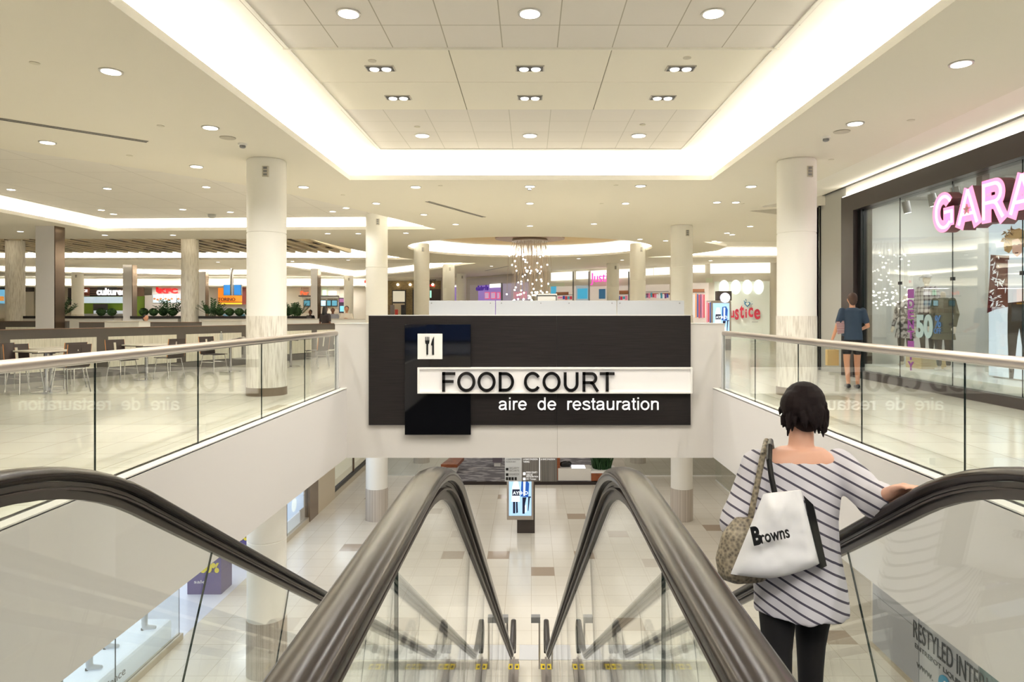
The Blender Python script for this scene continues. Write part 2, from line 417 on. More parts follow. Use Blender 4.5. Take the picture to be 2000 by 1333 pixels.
i5 = cove(REC5, 4.5, .5, label='hidden light strip around the recess before the frosted shop window')
mb = MB(); sheet(mb, i5, [], 4.49); struct('ceiling', mb, CREAM)
i6 = offset(CIRC, -.85)
cove(CIRC, 4.56, .8, label='hidden ring light of the round ceiling recess above the chandelier')
mb = MB(); sheet(mb, i6, [], 4.55); TAN = mat('tan ceiling disc', (208, 184, 142), .7); struct('ceiling', mb, TAN)
mb = MB(); sheet(mb, REC6, [], 4.3); ringloft(mb, REC6, [(0, CZ), (0, 4.3)]); struct('ceiling', mb, CREAM)
mb = MB(); mb.add([(5.75, -6, CZ), (5.75, 17, CZ), (5.75, 17, CZ+.03), (5.75, -6, CZ+.03)], [(0, 1, 2, 3)])
mb.add([(5.75, -6, CZ+.03), (5.75, 17, CZ+.03), (7.19, 17, 4.30), (7.19, -6, 4.30)], [(0, 1, 2, 3)])
mb.add([(5.75, 17, CZ), (7.22, 17, CZ), (7.22, 17, 4.36), (5.75, 17, 4.36)], [(0, 1, 2, 3)])
struct('ceiling', mb, CREAM)
# slatted ceiling
t = thing('slatted_ceiling', 'tan slatted ceiling with dark gaps above the food court seating', 'ceiling slats', (-20, 28, 4.4))
SLAT = mat('tan ceiling slat', (206, 192, 162), .6); GAPD = mat('painted gap shade', (60, 50, 40), .9)
x = -8.1; i = 0
while x > -40.5:
    mb = MB(); y0, y1 = 24.5+(0.0 if x < -9 else .3), 30.6
    mb.box(x-.09, x+.09, y0, y1, 4.12, 4.34); mb.build('slat', SLAT, t); x -= .5; i += 1
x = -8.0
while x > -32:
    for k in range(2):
        y = 24.8+random.random()*5.0; mb = MB(); mb.box(x-.41, x-.09, y, y+.5+random.random()*.7, 4.125, 4.15); o = mb.build('gap_shade', GAPD, t)  # dark plates paint in the shade of the openings between slats
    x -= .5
# ------------------------------------------------------------ floors
TILEU = tile_mat('upper floor porcelain', (226, 222, 208), (178, 168, 146), (168, 160, 140), .61, -.2, .1, .004, .13, prob=.012, vary=8)
OPEN = rect(-3.42, 3.42, 1.9, 12.7)
mb = MB(); sheet(mb, rect(-42, 16, -8, 54), [rect(-3.62, 3.62, 1.7, 12.9)], 0)
struct('floor', mb, TILEU)
# floor slab edge, fascias, lower ceiling
mb = MB(); sheet(mb, rect(-34, 16, -8, 54), [OPEN], -1.26, -.05)
struct('ceiling', mb, mat('slab paint', (214, 207, 198), .6))
S = .557; LX0, LY0 = .03, 16.13
TL = tile_mat('lower floor porcelain', (226, 220, 206), (0, 0, 0), (188, 176, 154), S, LX0, LY0, .004, .17, vary=7)
TD = mat('dark floor tile', (176, 160, 142), .1)
darks = {(0, 0), (2, 2), (-2, 2), (-1, 8), (-2, 12), (2, 8), (9, 6), (-4, 5), (3, -5), (5, 1), (-9, 3), (6, 10), (-7, -3), (7, -4), (-6, 9), (-10, 12), (10, -6)}
mb = MB()
for i in range(-16, 18):
    for j in range(-30, 42):
        x, y = LX0+i*S, LY0+j*S; mb.add([(x, y, -4.8), (x+S, y, -4.8), (x+S, y+S, -4.8), (x, y+S, -4.8)], [(0, 1, 2, 3)], 1 if (i, j) in darks else 0)
struct('floor', mb, [TL, TD])
FAS = mat('opening fascia paint', (212, 208, 204), .5)
CAPM = mat('curb cap', (222, 219, 212), .5)
mb = MB()
for sx in (-1, 1):
    a, b = sorted((sx*3.42, sx*3.40)); mb.box(a, b, 1.9, 12.7, -1.27, .01, 0)
    a, b = sorted((sx*3.40, sx*3.51)); mb.box(a, b, 1.7, 12.7, .0, .022, 1)
    a, b = sorted((sx*3.51, sx*3.55)); mb.box(a, b, 1.7, 12.7, .0, .012, 2)
struct('trim_1', mb, [FAS, CAPM, BLACK])
# bulkhead across the opening, and its sign
mb = MB(); mb.box(-3.40, 3.40, 12.68, 13.2, -1.28, .02); mb.box(-3.62, 3.62, 12.68, 13.2, .02, 1.205)
mb.box(.505, .51, 12.677, 12.69, -1.27, 1.2, 1)
mb.box(-3.63, 3.63, 12.67, 13.22, 1.205, 1.22, 0)
struct('wall_front', mb, [mat('bulkhead paint', (210, 206, 201), .45), mat('bulkhead joint', (150, 145, 138), .6)], None)
# walls
mb = MB(); mb.box(-42.2, -42, -8, 54, 0, 5); struct('wall_left', mb, WHITE)
mb = MB(); mb.box(15.9, 16.1, 17, 54, 0, 5); mb.box(7.22, 16, 17.0, 17.2, 0, 4.5); struct('wall_right', mb, WHITE)
mb = MB(); mb.box(-42, 16, 52, 52.2, 0, 4.2); struct('wall_back', mb, mat('food court back wall', (222, 214, 198), .6))
mb = MB(); mb.box(-42, 16, -8.2, -8, 0, 5); struct('wall_front', mb, mat('night window wall', (26, 34, 56), .25))
mb = MB(); [mb.box(-6+i*1.6, -4.5+i*1.6, -7.98, -7.95, .1, 2.3) for i in range(8)]; struct('blue_reflection_panes', mb, mat('blue reflection glow', (20, 40, 80), .2, emit=(40, 80, 150), es=.55))  # unseen glowing panes, added so the glossy panel reflects blue
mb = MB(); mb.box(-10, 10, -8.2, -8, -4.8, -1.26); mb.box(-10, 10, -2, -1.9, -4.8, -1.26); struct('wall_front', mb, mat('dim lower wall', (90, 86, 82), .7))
# lower walls
mb = MB(); mb.box(-9.2, -9.1, -2, 40, -4.8, -1.26); mb.box(9.6, 9.7, -2, 40, -4.8, -1.26); mb.box(-9.2, 9.7, 40, 40.1, -4.8, -1.26)
struct('wall_back', mb, mat('lower wall', (226, 220, 206), .6))
# ------------------------------------------------------------ food court sign
D = 12.62
SIGN = streak_mat('dark brushed sign laminate', (24, 21, 21), (40, 36, 35), (.6, 1, 60), 3, .45)
SIGN.node_tree.nodes['Principled BSDF'].inputs['Specular IOR Level'].default_value = .22
t = thing('overhead_sign', 'large dark brushed food court sign mounted on the pale bulkhead', 'sign', (0, D, .35))
mb = MB()
x0, xm, x1, z0, z1 = PX(720, D), PX(1087.5, D), PX(1349, D), PZ(831, D), PZ(617, D)
mb.box(x0, xm-.0008, D, D+.07, z0, z1); mb.box(xm+.0008, x1, D, D+.07, z0, z1); mb.build('backing_panel', SIGN, t, bevel=.003)
mb = MB(); mb.box(x0-.012, x1+.012, D+.055, D+.058, z0-.012, z1+.015); mb.build('panel_trim', WHITE, t)
mb = MB(); mb.box(PX(791.5, D), PX(920, D), D-.05, D, PZ(849, D), PZ(634, D)); o = mb.build('glossy_panel', BGLOSS, t, bevel=.003); o['label'] = 'glossy black upright panel'
mb = MB(); a, b, c, d = PX(817, D), PX(865, D), PZ(701.5, D), PZ(652, D)
mb.box(a, b, D-.085, D-.05, c, d); pic = mb.build('pictogram_plate', WHITE, t, bevel=.004)
mb = MB(); y = D-.097
def SP(px, py): return ((px-CX)*D/FW, 1.4-(py-CY)*D/FW)
def shape(pts, dep=.012): mb.prism([SP(*p) for p in pts], (0, D-.085-dep, 0), X_, Z_, Y_, dep)
shape([(834.3, 672), (837.7, 672), (837.7, 692.5), (834.3, 692.5)])
shape([(831.5, 665), (840.5, 665), (839.5, 671), (836, 673.5), (832.5, 671)])
for q in (832, 835.2, 838.4): shape([(q, 658), (q+1.4, 658), (q+1.4, 665.5), (q, 665.5)])
shape([(848.5, 658), (849, 658), (849, 692.5), (845.6, 692.5), (845.6, 675), (843.3, 674.5), (843.5, 671), (846, 663)])
mb.build('fork_and_knife', BLACK, pic)
# light box with letters
a, b, c, d = PX(817, D), PX(1350, D), PZ(768, D), PZ(717.5, D)
LB = mat('sign light box face', (228, 224, 220), .4, emit=(255, 250, 245), es=.12)
mb = MB(); f = .05
mb.box(a, b, D-.10, D, c, c+.03); mb.box(a, b, D-.10, D, d-.03, d); mb.box(a, a+.035, D-.10, D, c+.03, d-.03); mb.box(b-.035, b, D-.10, D, c+.03, d-.03)
bx = mb.build('light_box_frame', WHITE, t)
mb = MB(); mb.box(a+.03, b-.03, D-.055, D-.045, c+.03, d-.03); mb.build('light_box_face', LB, bx)
LET = mat('black acrylic letter', (20, 19, 19), .12)
strokes('main_lettering', 'FOOD COURT', (PX(863.5, D), D-.055, PZ(764, D)), X_, -Y_, PX(1200.5, D)-PX(863.5, D), PZ(726.5, D)-PZ(764, D), .06, LET, t, wt=.15)
LW = mat('white sign letter', (240, 240, 240), .4, emit=(255, 255, 255), es=.25)
def word(s, xa, xb, ya, yb):
    ya = 776.5; yb = 801
    strokes('small_lettering', s, (PX(xa, D), D, PZ(yb, D)), X_, -Y_, PX(xb, D)-PX(xa, D), PZ(ya, D)-PZ(yb, D), .02, LW, t, wt=.125)
word('aire', 974.5, 1029, 775.5, 801); word('de', 1050.5, 1086.5, 776.5, 801); word('restauration', 1108.5, 1285.5, 775.5, 801)
# white back painted glass guard above the bulkhead
FROST = mat('frosted white glass', (196, 199, 202), .08, spec=.5)
t = thing('glass_screen', 'low white glass screen standing along the top of the bulkhead', 'glass screen', (.5, 13.1, 1.2))
for xa, xb in ((838, 967), (968.5, 1204), (1205.5, 1336)):
    mb = MB(); mb.box(PX(xa, 13.1), PX(xb, 13.1), 13.09, 13.104, 1.215, PZ(587.5, 13.1)); p = mb.build('panel', FROST, t, bevel=.002)
    for q in ((xa+5, xb-9) if xb-xa < 200 else (xa+11, (xa+xb)/2-30, (xa+xb)/2+25, xb-9)): mb = MB(); mb.tube([(PX(q, 13.1), 13.09, PZ(592.5, 13.1)), (PX(q, 13.1), 13.075, PZ(592.5, 13.1))], .011, 10); mb.build('fixing', GREY, p)
d = 14.2
t = thing('notice_stand', 'small white notice board with thin dark frame behind the glass screen', 'notice board', (PX(1067, d), d, 1.2))
mb = MB(); mb.box(PX(1047, d), PX(1088, d), d, d+.05, .9, PZ(574, d)); mb.build('board', WHITE, t)
mb = MB(); xa, xb, zt = PX(1048, d), PX(1087, d), PZ(577, d)
mb.box(xa, xb, d-.012, d, zt-.015, zt); mb.box(xa, xa+.015, d-.012, d, .95, zt-.015); mb.box(xb-.015, xb, d-.012, d, .95, zt-.015); mb.build('frame', BLACK, t)
mb = MB(); mb.tube([(PX(1067, d), d+.03, 0), (PX(1067, d), d+.03, .92)], .03); mb.build('post', STEEL, t)
# ------------------------------------------------------------ glass railings
def railing(sx, label):
    t = thing('glass_railing', label, 'railing', (sx*3.53, 7, 0))
    ys = [2.0]+[12.42-1.72*i for i in range(5, -1, -1)]
    for i in range(len(ys)-1):
        mb = MB(); a, b = ys[i]+.006, ys[i+1]-.006
        vs = MB(); vs.box(sx*3.53-.005, sx*3.53+.005, a, b, .012, 1.02); vs.m = [1, 1, 1, 1, 0, 0]
        vs.build('glass_panel', [GLASS, EDGE], t)
    pts = [(sx*3.53, y, 1.05) for y in (1.9, 6, 12.35)]+[(sx*3.53, 12.43, 1.045)]
    mb = MB(); mb.tube(pts, .041, 16); mb.build('handrail', SATIN, t, 40)
    mb = MB(); mb.tube([(sx*3.53, 2, 1.012), (sx*3.53, 12.4, 1.012)], .014, 8); mb.build('handrail_channel', STEEL, t, 40)
    mb = MB(); mb.box(sx*3.53-.03, sx*3.53+.03, 12.43, 12.50, .0, 1.04); mb.build('end_post', mat('pale grey post', (196, 196, 194), .3), t, bevel=.006)
    return t
railing(-1, 'glass railing with steel handrail along the food court side of the opening')
railing(1, 'glass railing with steel handrail along the pink lettered shop side of the opening')
# ------------------------------------------------------------ escalators
def arc_path():
    P = []; zt = .95; zb = -3.85; ang = R(30); y0 = 2.17; y1 = y0+(zt-zb)/math.tan(ang); Rr = 1.7; a = Rr*math.tan(ang/2)
    y = -.25
    while y < y0-a-.05: P.append((y, zt)); y += .08
    for i in range(9):
        th = ang*i/8; P.append((y0-a+Rr*math.sin(th), zt-Rr*(1-math.cos(th))))
    e = (y1-a*math.cos(ang), zb+a*math.sin(ang)); s = P[-1]
    for i in range(1, 60): P.append((s[0]+(e[0]-s[0])*i/60, s[1]+(e[1]-s[1])*i/60))
    for i in range(9):
        th = ang*(1-i/8); P.append((y1+a-Rr*math.sin(th), zb+Rr*(1-math.cos(th))))
    P.append((11.3, zb)); P.append((11.62, zb)); return P
PATH = arc_path()
def normals(P):
    N_ = []
    for i in range(len(P)):
        a = P[max(0, i-1)]; b = P[min(len(P)-1, i+1)]; d = Vector((b[0]-a[0], b[1]-a[1])).normalized(); N_.append((-d.y, d.x))
    return N_
PN = normals(PATH)
def newel(P):
    top = []; bot = []; r = .26
    y, z = P[0]; 
    for i in range(12, 0, -1):
        th = math.pi*i/12; top.append((y-r*math.sin(th), z-r+r*math.cos(th)))
    y, z = P[-1]
    for i in range(1, 13):
        th = math.pi*i/12; bot.append((y+r*math.sin(th), z-r+r*math.cos(th)))
    return top+P+bot
FULL = newel(PATH)
def sweep(mb, P, X, sec, mi=0, caps=True):
    NN = normals(P); k = len(sec); vs = []
    for (y, z), (ny, nz) in zip(P, NN):
        for s_, u_ in sec: vs.append((X+s_, y+ny*u_, z+nz*u_))
    fs = [(i*k+j, i*k+(j+1) % k, (i+1)*k+(j+1) % k, (i+1)*k+j) for i in range(len(P)-1) for j in range(k)]
    if caps: fs += [tuple(reversed(range(k))), tuple(range((len(P)-1)*k, len(P)*k))]
    mb.add(vs, fs, mi)
HS = [(-.022, -.020), (-.036, -.018), (-.043, -.004), (-.041, .008), (-.032, .017), (-.016, .022), (0, .0235), (.016, .022), (.032, .017), (.041, .008), (.043, -.004), (.036, -.018), (.022, -.020)]
def R4(w0, u0, u1): return [(-w0, u0), (w0, u0), (w0, u1), (-w0, u1)]
YEL = mat('yellow safety sticker', (236, 208, 40), .5)
def escalator(Xi, Xo, label):
    t = thing('escalator', label, 'escalator', ((Xi+Xo)/2, 2, 0))
    for X in (Xi, Xo):
        mb = MB(); sweep(mb, FULL, X, HS); h = mb.build('handrail', RUBBER, t, 50)
        mb = MB(); sweep(mb, FULL, X, R4(.020, -.034, -.021)); sweep(mb, FULL, X, R4(.012, -.075, -.034)); h2 = mb.build('handrail_guide', GUIDE, t, 40)
        mb = MB(); sweep(mb, PATH, X, R4(.027, -.047, -.040)); mb.build('guide_lip', DARK, t, 40)
        # glass panels, joints square to the slope
        cuts = [0]+[min(range(len(PATH)), key=lambda i: abs(PATH[i][0]-q)) for q in (1.42, 3.24, 4.2, 5.2, 6.2, 7.2, 8.2, 9.2, 10.2)]+[len(PATH)-1]
        for a, b in zip(cuts[:-1], cuts[1:]):
            mb = MB(); vs = []; m = b-a+1
            for i in range(a, b+1):
                dy = .002 if i == a else (-.002 if i == b else 0)
                for s_ in (-.004, .004):
                    for u_ in (-.07, -.80): vs.append((X+s_, PATH[i][0]+PN[i][0]*u_+dy, PATH[i][1]+PN[i][1]*u_))
            fs = []; mi = []
            for i in range(m-1):
                q = i*4; p = q+4
                fs += [(q, q+1, p+1, p), (q+2, p+2, p+3, q+3), (q, p, p+2, q+2), (q+1, q+3, p+3, p+1)]; mi += [0, 0, 1, 1]
            fs += [(0, 2, 3, 1), ((m-1)*4, (m-1)*4+1, (m-1)*4+3, (m-1)*4+2)]; mi += [1, 1]
            mb.add(vs, fs); mb.m = mi; mb.build('glass_panel', [GLASS, EDGE], t)
        # end glass (rounded) and deck
        for (y, z), sg in ((PATH[-1], 1), (PATH[0], -1)):
            poly = [(0, -.07)]+[(sg*(.20*math.sin(math.pi*i/10)), -.26+.19*math.cos(math.pi*i/10)) for i in range(1, 10)]+[(0, -.45)]
            poly = [(0, -.07)]+[(sg*(.20*math.sin(math.pi*i/10)), -.26+.19*math.cos(math.pi*i/10)) for i in range(1, 8)]+[(sg*.12, -.80), (0, -.80)]
            mb = MB(); mb.prism([(p[0], p[1]) for p in poly], (X-.006, y, z), Y_, Z_, X_, .012); mb.build('glass_panel', GLASS, t)
        mb = MB(); sweep(mb, PATH+[(11.95, -3.85)], X, R4(.085, -.93, -.80)); sweep(mb, PATH+[(11.95, -3.85)], X, R4(.02, -.80, -.76)); mb.build('deck', mat('escalator deck steel', (150, 142, 134), .35, 1), t, 40)
    mid = (Xi+Xo)/2; w = abs(Xo-Xi)/2-.09
    # steps
    STP = mat('ribbed step tread', (120, 120, 122), .4, 1)
    y = .9; z = 0.0
    def zs(y):
        if y < 1.9: return 0.
        return max(-4.8, -(y-1.9)*math.tan(R(30)))
    k = 0
    y = 1.2
    while y < 11.2:
        zz = min(0, round(zs(y+.2)/.2)*.2) if 0 else zs(y+.2)
        mb = MB(); mb.box(mid-w, mid+w, y, y+.395, zz-.2, zz)
        for q in range(12):
            xx = mid-w+.04+q*(2*w-.08)/11.; mb.box(xx-.012, xx+.012, y+.01, y+.385, zz, zz+.008)
        mb.build('step', STP, t); y += .4
    for ya, yb, z in ((-.6, 1.2, 0.), (11.2, 12.15, -4.8)):
        mb = MB(); mb.box(mid-w, mid+w, ya, yb, z-.05, z+.012); mb.build('landing_plate', mat('landing plate steel', (200, 200, 200), .25, 1), t)
    for X in (Xi, Xo):
        for sg in (-1, 1):
            mb = MB(); xx = X+sg*.055; mb.box(xx-.04, xx+.04, 11.93, 11.955, -4.79, -4.73); mb.box(xx-.04, xx+.04, 11.6, 11.78, -4.652, -4.648); s_ = mb.build('safety_sticker', YEL, t)
            mb = MB(); mb.box(xx-.012, xx+.02, 11.64, 11.72, -4.648, -4.646); mb.build('sticker_symbol', BLACK, s_)
    mb = MB(); mb.box(min(Xi, Xo)-.09, max(Xi, Xo)+.09, 11.96, 12.0, -4.8, -4.72); mb.build('end_skirt', DARK, t)
    mb = MB(); mb.add([(min(Xi, Xo)-.08, 2.4, -.62), (max(Xi, Xo)+.08, 2.4, -.62), (max(Xi, Xo)+.08, 11.0, -5.4), (min(Xi, Xo)-.08, 11.0, -5.4)], [(0, 1, 2, 3)])
    return t
escalator(-.28, -1.47, 'descending escalator on the food court side with brown handrails')
escalator(.28, 1.47, 'descending escalator the woman in the striped top rides down')
mb = MB(); mb.box(-.19, .19, -.6, 2.0, -.05, .04); struct('trim_2', mb, STEEL)
mb = MB(); mb.box(-.19, .19, 12.2, 12.75, -4.8, -4.79); mb.box(-1.9, -.38, 12.2, 12.75, -4.8, -4.79); mb.box(.38, 1.9, 12.2, 12.75, -4.8, -4.79); struct('trim_3', mb, mat('pit cover steel', (225, 225, 225), .3, .6))
# card reader bollards at the escalator foot
for X, sx, lb in ((-.28, -1, 'small grey sensor box beside the food court side escalator foot'), (.28, -1, 'small grey sensor box beside the shopper escalator foot')):
    t = thing('sensor_post', lb, 'sensor', (X-.14, 11.9, -4.8))
    mb = MB(); mb.box(X-.13, X-.10, 11.9, 11.94, -4.8, -3.95); mb.build('post', STEEL, t)
    mb = MB(); mb.box(X-.26, X-.10, 11.86, 11.98, -3.98, -3.88); mb.build('sensor_head', GREY, t)
# ------------------------------------------------------------ columns
STONE = streak_mat('vertical travertine cladding', (196, 188, 174), (232, 227, 216), (22, 22, 2.2), 1.6, .45, .3, .55)
RIB = streak_mat('ribbed stone', (184, 174, 162), (204, 195, 184), (14, 14, .1), 2.2, .5, .4, .6)
CBASE = mat('brown column base', (132, 118, 102), .4, .3)
def column(x, y, label, top=CZ, low=True, r=.325, group=None, marble=False):
    t = thing('round_column', label, 'column', (x, y, 0), group, 'thing')
    if marble:
        mb = MB(); mb.lathe((x, y, 0), [(r, 0), (r, top)], 32); mb.build('stone_cladding', STONE, t, 40); return t
    mb = MB(); mb.lathe((x, y, 0), [(r+.012, 0), (r+.012, .14)], 48); mb.build('base', CBASE, t, 40)
    mb = MB(); mb.lathe((x, y, 0), [(r+.008, .14), (r+.008, 1.36)], 48); mb.build('stone_cladding', STONE, t, 40)
    mb = MB(); mb.lathe((x, y, 0), [(r, 1.36), (r, 2.77), (r-.01, 2.775), (r-.01, 2.79), (r, 2.795), (r, top-.02), (r-.015, top-.02), (r-.015, top+.02)], 48); mb.build('shaft', OFFW, t, 40)
    mb = MB(); a = R(-72); cx, cy = x+math.cos(a)*r, y+math.sin(a)*r
    mb.box(cx-.05, cx+.05, cy-.025, cy+.02, top-.34, top-.16); s_ = mb.build('alarm_strobe', mat('strobe housing', (196, 190, 176), .5), t)
    mb = MB()
    for q in range(3): mb.box(cx-.03, cx+.03, cy-.03, cy-.025, top-.32+q*.055, top-.285+q*.055)
    mb.build('strobe_lens', GREY, s_)
    if low:
        t2 = thing('round_column', label.replace('white round column', 'lower floor column under the column'), 'column', (x, y, -4.8), None, 'thing')
        mb = MB(); mb.lathe((x, y, -4.8), [(r+.01, 0), (r+.01, .95)], 40); mb.build('ribbed_cladding', RIB, t2, 40)
        mb = MB(); mb.lathe((x, y, -3.85), [(r, 0), (r, 1.34), (r-.01, 1.345), (r-.01, 1.36), (r, 1.365), (r, 2.6)], 40); mb.build('shaft', OFFW, t2, 40)
    return t
column(-4.56, 11.83, 'white round column nearest the food court side railing')
column(4.62, 11.83, 'white round column before the dark framed shop window')
column(-4.62, 20.6, 'white round column behind the sign beside the low partition end', 4.38)
column(4.58, 20.6, 'white round column behind the glass screen end, nearest the frosted kiosk')
column(-4.52, 28.5, 'white round column under the round recess, brick shop side', 4.30)
column(4.50, 28.5, 'white round column under the round recess, pink sign side', 4.30)
column(-4.40, 37.0, 'white round column between the brick shop and the purple shop', low=False)
column(4.36, 36.8-.9, 'white round column in front of the pink script sign', low=False)
column(-4.55, 45.2, 'white round column furthest back beside the purple shop', low=False)
column(-19.3, 25.6, 'marble clad round column behind the leafy planter near the burger picture', 4.3, False, .31, None, True)
column(-12.55, 25.2, 'marble clad round column between two leafy planters', 4.3, False, .30, None, True)
def sqcol(px0, pxs, px1, d, top, label, r=None):
    t = thing('square_column', label, 'column', (PX((px0+px1)/2, d), d, 0), None, 'thing')
    x0, x1 = PX(px0, d), PX(pxs, d); w_ = x1-x0
    dep = FW*(-x1)/(CX-px1)-d
    mb = MB(); mb.box(x0, x1-.03, d, d+dep, 0, top); mb.build('white_face', mat('pale grey panel', (216, 214, 216), .3), t)
    mb = MB(); mb.box(x1-.03, x1, d+.004, d+dep, 0, top); mb.build('steel_face', mat('dark polished steel', (128, 112, 98), .22, 1), t)
    return t
sqcol(69.5, 108, 127, 20.6, CZ, 'large square column with dark steel side rising behind the low partition')
sqcol(240, 259, 268, 37, CZ, 'square column with dark steel edge beside the black script sign')
sqcol(388, 402, 408, 43, CZ, 'square column with dark steel edge beside the orange food stall')
sqcol(607, 621, 627, 40, CZ, 'square column with dark steel edge beside the tiled food stall')
column(PX(152, 44), 44, 'plain white round column before the black script food stall sign', low=False, r=.34)
column(PX(681, 48), 48, 'plain white round column behind the seated diners', low=False)
# ------------------------------------------------------------ pink lettered shop on the right wall
WX = 7.22
mb = MB()
mb.box(WX, WX+.2, 15.6, 17.2, 0, 4.6, 0); struct('wall_right', mb, [GREYW])
mb = MB(); mb.box(WX, WX+.2, -6, 15.6, 4.05, 4.6); struct('wall_right', mb, WHITE)
mb = MB(); mb.box(WX-.06, WX+.02, -6, 17.0, 4.285, 4.31); struct('painted_shadow_gap', mb, BLACK)  # solid black strip painted in for the shade of the gap
mb = MB(); mb.box(WX-.035, WX, 16.93, 17.0, 0, 4.3); struct('trim_5', mb, BLACK)
FRM = mat('near black shop frame', (52, 44, 44), .35)
t = thing('shop_front', 'tall glazed shop front in a thick near black frame', 'shop front', (WX, 8, 0))
mb = MB(); mb.box(WX-.10, WX+.25, -5, 15.62, 3.68, 4.045); mb.box(WX-.10, WX+.25, 15.04, 15.62, 0, 3.68); mb.box(WX-.08, WX+.2, -5, 15.04, 0, .16)
mb.build('frame', FRM, t)
mb = MB(); mb.box(WX+.0, WX+.25, 14.9, 15.035, .16, 3.68); mb.build('inner_jamb', BLACK, t)
ys = [-1.6, .07, 1.74, 3.41, 5.08, 6.75, 8.42, 10.08, 11.75, 13.42, 14.9]
for a, b in zip(ys[:-1], ys[1:]):
    mb = MB(); mb.box(WX+.05, WX+.062, a+.006, b-.006, .16, 3.68); mb.m = [1, 1, 1, 1, 0, 0]; mb.build('glass_pane', [SHOPG, EDGE], t)
for y in ys[1:-1]:
    mb = MB(); mb.box(WX+.03, WX+.085, y-.03, y+.03, 2.0-.03, 2.03); mb.build('glass_clamp', BLACK, t)
SB = mat('shop back wall', (222, 224, 222), .6)
mb = MB(); mb.box(9.3, 9.4, -4, 15.3, .0, 3.9); mb.box(WX+.25, 9.3, 15.05, 15.2, 0, 3.9); mb.box(WX+.25, 15, -4.1, -4, 0, 3.9); struct('wall_right', mb, SB)
mb = MB(); mb.box(WX+.2, 9.4, -4, 15.2, 3.9, 4.0); struct('ceiling', mb, mat('shop dark ceiling', (150, 150, 152), .8))
mb = MB(); mb.box(8.6, 9.3, 12.35, 12.9, .3, 3.9); struct('wall_right', mb, SB)
t = thing('display_platform', 'long white display platform inside the dark framed shop window', 'platform', (8.2, 10, 0))
mb = MB(); mb.box(WX+.09, 9.28, -3.9, 14.9, .02, .30); mb.build('platform', mat('white display platform', (232, 232, 228), .4), t)
# neon sign
PINK = emis('pink neon face', (255, 150, 192), .9); PINKW = emis('white hot neon tube', (255, 205, 222), 1.05); PSIDE = mat('rusty letter side', (112, 70, 72), .5)
t = thing('neon_sign', 'huge pink glowing GARAGE letters in front of the shop window', 'sign', (WX-.1, 9.9, 3))
gy = [11.50, 10.90, 10.33, 9.73, 9.14, 8.56]
for ch, y in zip('GARAGE', gy):
    w_ = .58; X = WX-.34
    o = strokes('letter', ch, (X+.14, y, 2.75), -Y_, -X_, w_, .64, .20, PSIDE, t, wt=.31)
    f_ = strokes('letter_face', ch, (X-.06, y, 2.75), -Y_, -X_, w_, .64, .012, PINK, o, wt=.31)
    strokes('neon_tube', ch, (X-.073, y-.055, 2.80), -Y_, -X_, w_-.11, .54, .012, PINKW, o, wt=.09)
    mb = MB(); mb.tube([(X+.14, y-.3, 3.2), (WX+.05, y-.3, 3.2)], .012, 6); mb.build('bracket', BLACK, o)
mb = MB(); mb.box(WX+.3, WX+.42, 11.35, 11.5, 3.2, 3.9); o = mb.build('ceiling_post', mat('dark red post', (70, 36, 38), .5)); tag(o, 'short dark red post hanging from the shop ceiling behind the neon letters', 'post')
mb = MB(); star = []
for i in range(10):
    rr = .085 if i % 2 == 0 else .035; a = math.pi/2+math.pi*i/5; star.append((rr*math.cos(a), rr*math.sin(a)))
mb.prism(star, (WX-.42, gy[1]-.29, 3.02), -Y_, Z_, -X_, .02); o = mb.build('star_ornament', mat('pale pink star', (214, 160, 170), .4), t)
# track lights inside
for y, lb in ((14.0, 'track spotlight nearest the dark jamb'), (13.1, 'track spotlight second from the dark jamb'), (12.4, 'track spotlight above the dressed mannequins'), (9.2, 'track spotlight above the fashion light box')):
    t = thing('track_spotlight', lb+' inside the shop window', 'spotlight', (7.7, y, 3.9))
    mb = MB(); mb.tube([(7.7, y, 3.9), (7.7, y, 3.68)], .012); mb.tube([(7.7, y, 3.70), (7.75, y, 3.47)], .075, 14); mb.build('housing', mat('grey lamp housing', (120, 120, 122), .4), t, 40)
    mb = MB(); mb.tube([(7.75, y, 3.472), (7.752, y, 3.462)], .06, 14); mb.build('lamp', LAMP, t)
t = thing('light_track', 'black ceiling track carrying the shop spotlights', 'track', (7.7, 11, 3.9)); mb = MB(); mb.box(7.68, 7.72, 5, 14.8, 3.86, 3.90); mb.build('rail', BLACK, t)
# light box poster
t = thing('fashion_light_box', 'tall glowing fashion picture of a blonde woman in dark red patterned shawl', 'light box', (8.25, 10, .3))
y0, y1, zb, zt = 11.9, 8.4, .32, 2.95; X = 8.0
mb = MB(); mb.box(X, X+.12, y1, y0, zb, zt); mb.build('box', mat('box edge', (215, 220, 222), .4), t)
mb = MB(); mb.box(X-.008, X, y1+.01, y0-.01, zb+.01, zt-.01); f_ = mb.build('picture', emis('backlit picture ground', (222, 236, 246), .5), t)
def wp(px, py): return ((1333*X/(px-CX)), 1.4-(py-CY)*X/(px-CX))   # y, z on that plane
def pic_poly(name, pts, m, lift):
    q = [(-(a-y0), b) for a, b in [wp(*p) for p in pts]]; mb = MB(); mb.prism(q, (X-.008-lift, y0, 0), -Y_, Z_, -X_, .003); return mb.build(name, m, f_)
PR = emis('printed dark red', (96, 22, 26), .25); PK = emis('printed black', (22, 20, 22), .2); PS = emis('printed skin', (224, 180, 160), .35); PB = emis('printed blonde', (176, 138, 84), .35); PBD = emis('printed dark blonde', (120, 86, 46), .25); PW = emis('printed white', (225, 228, 232), .5)
pic_poly('trousers', [(1969, 590), (2003, 588), (2012, 640), (2022, 735), (2006, 738), (1992, 640), (1988, 660), (1980, 740), (1972, 740), (1969, 660)], PK, .001)
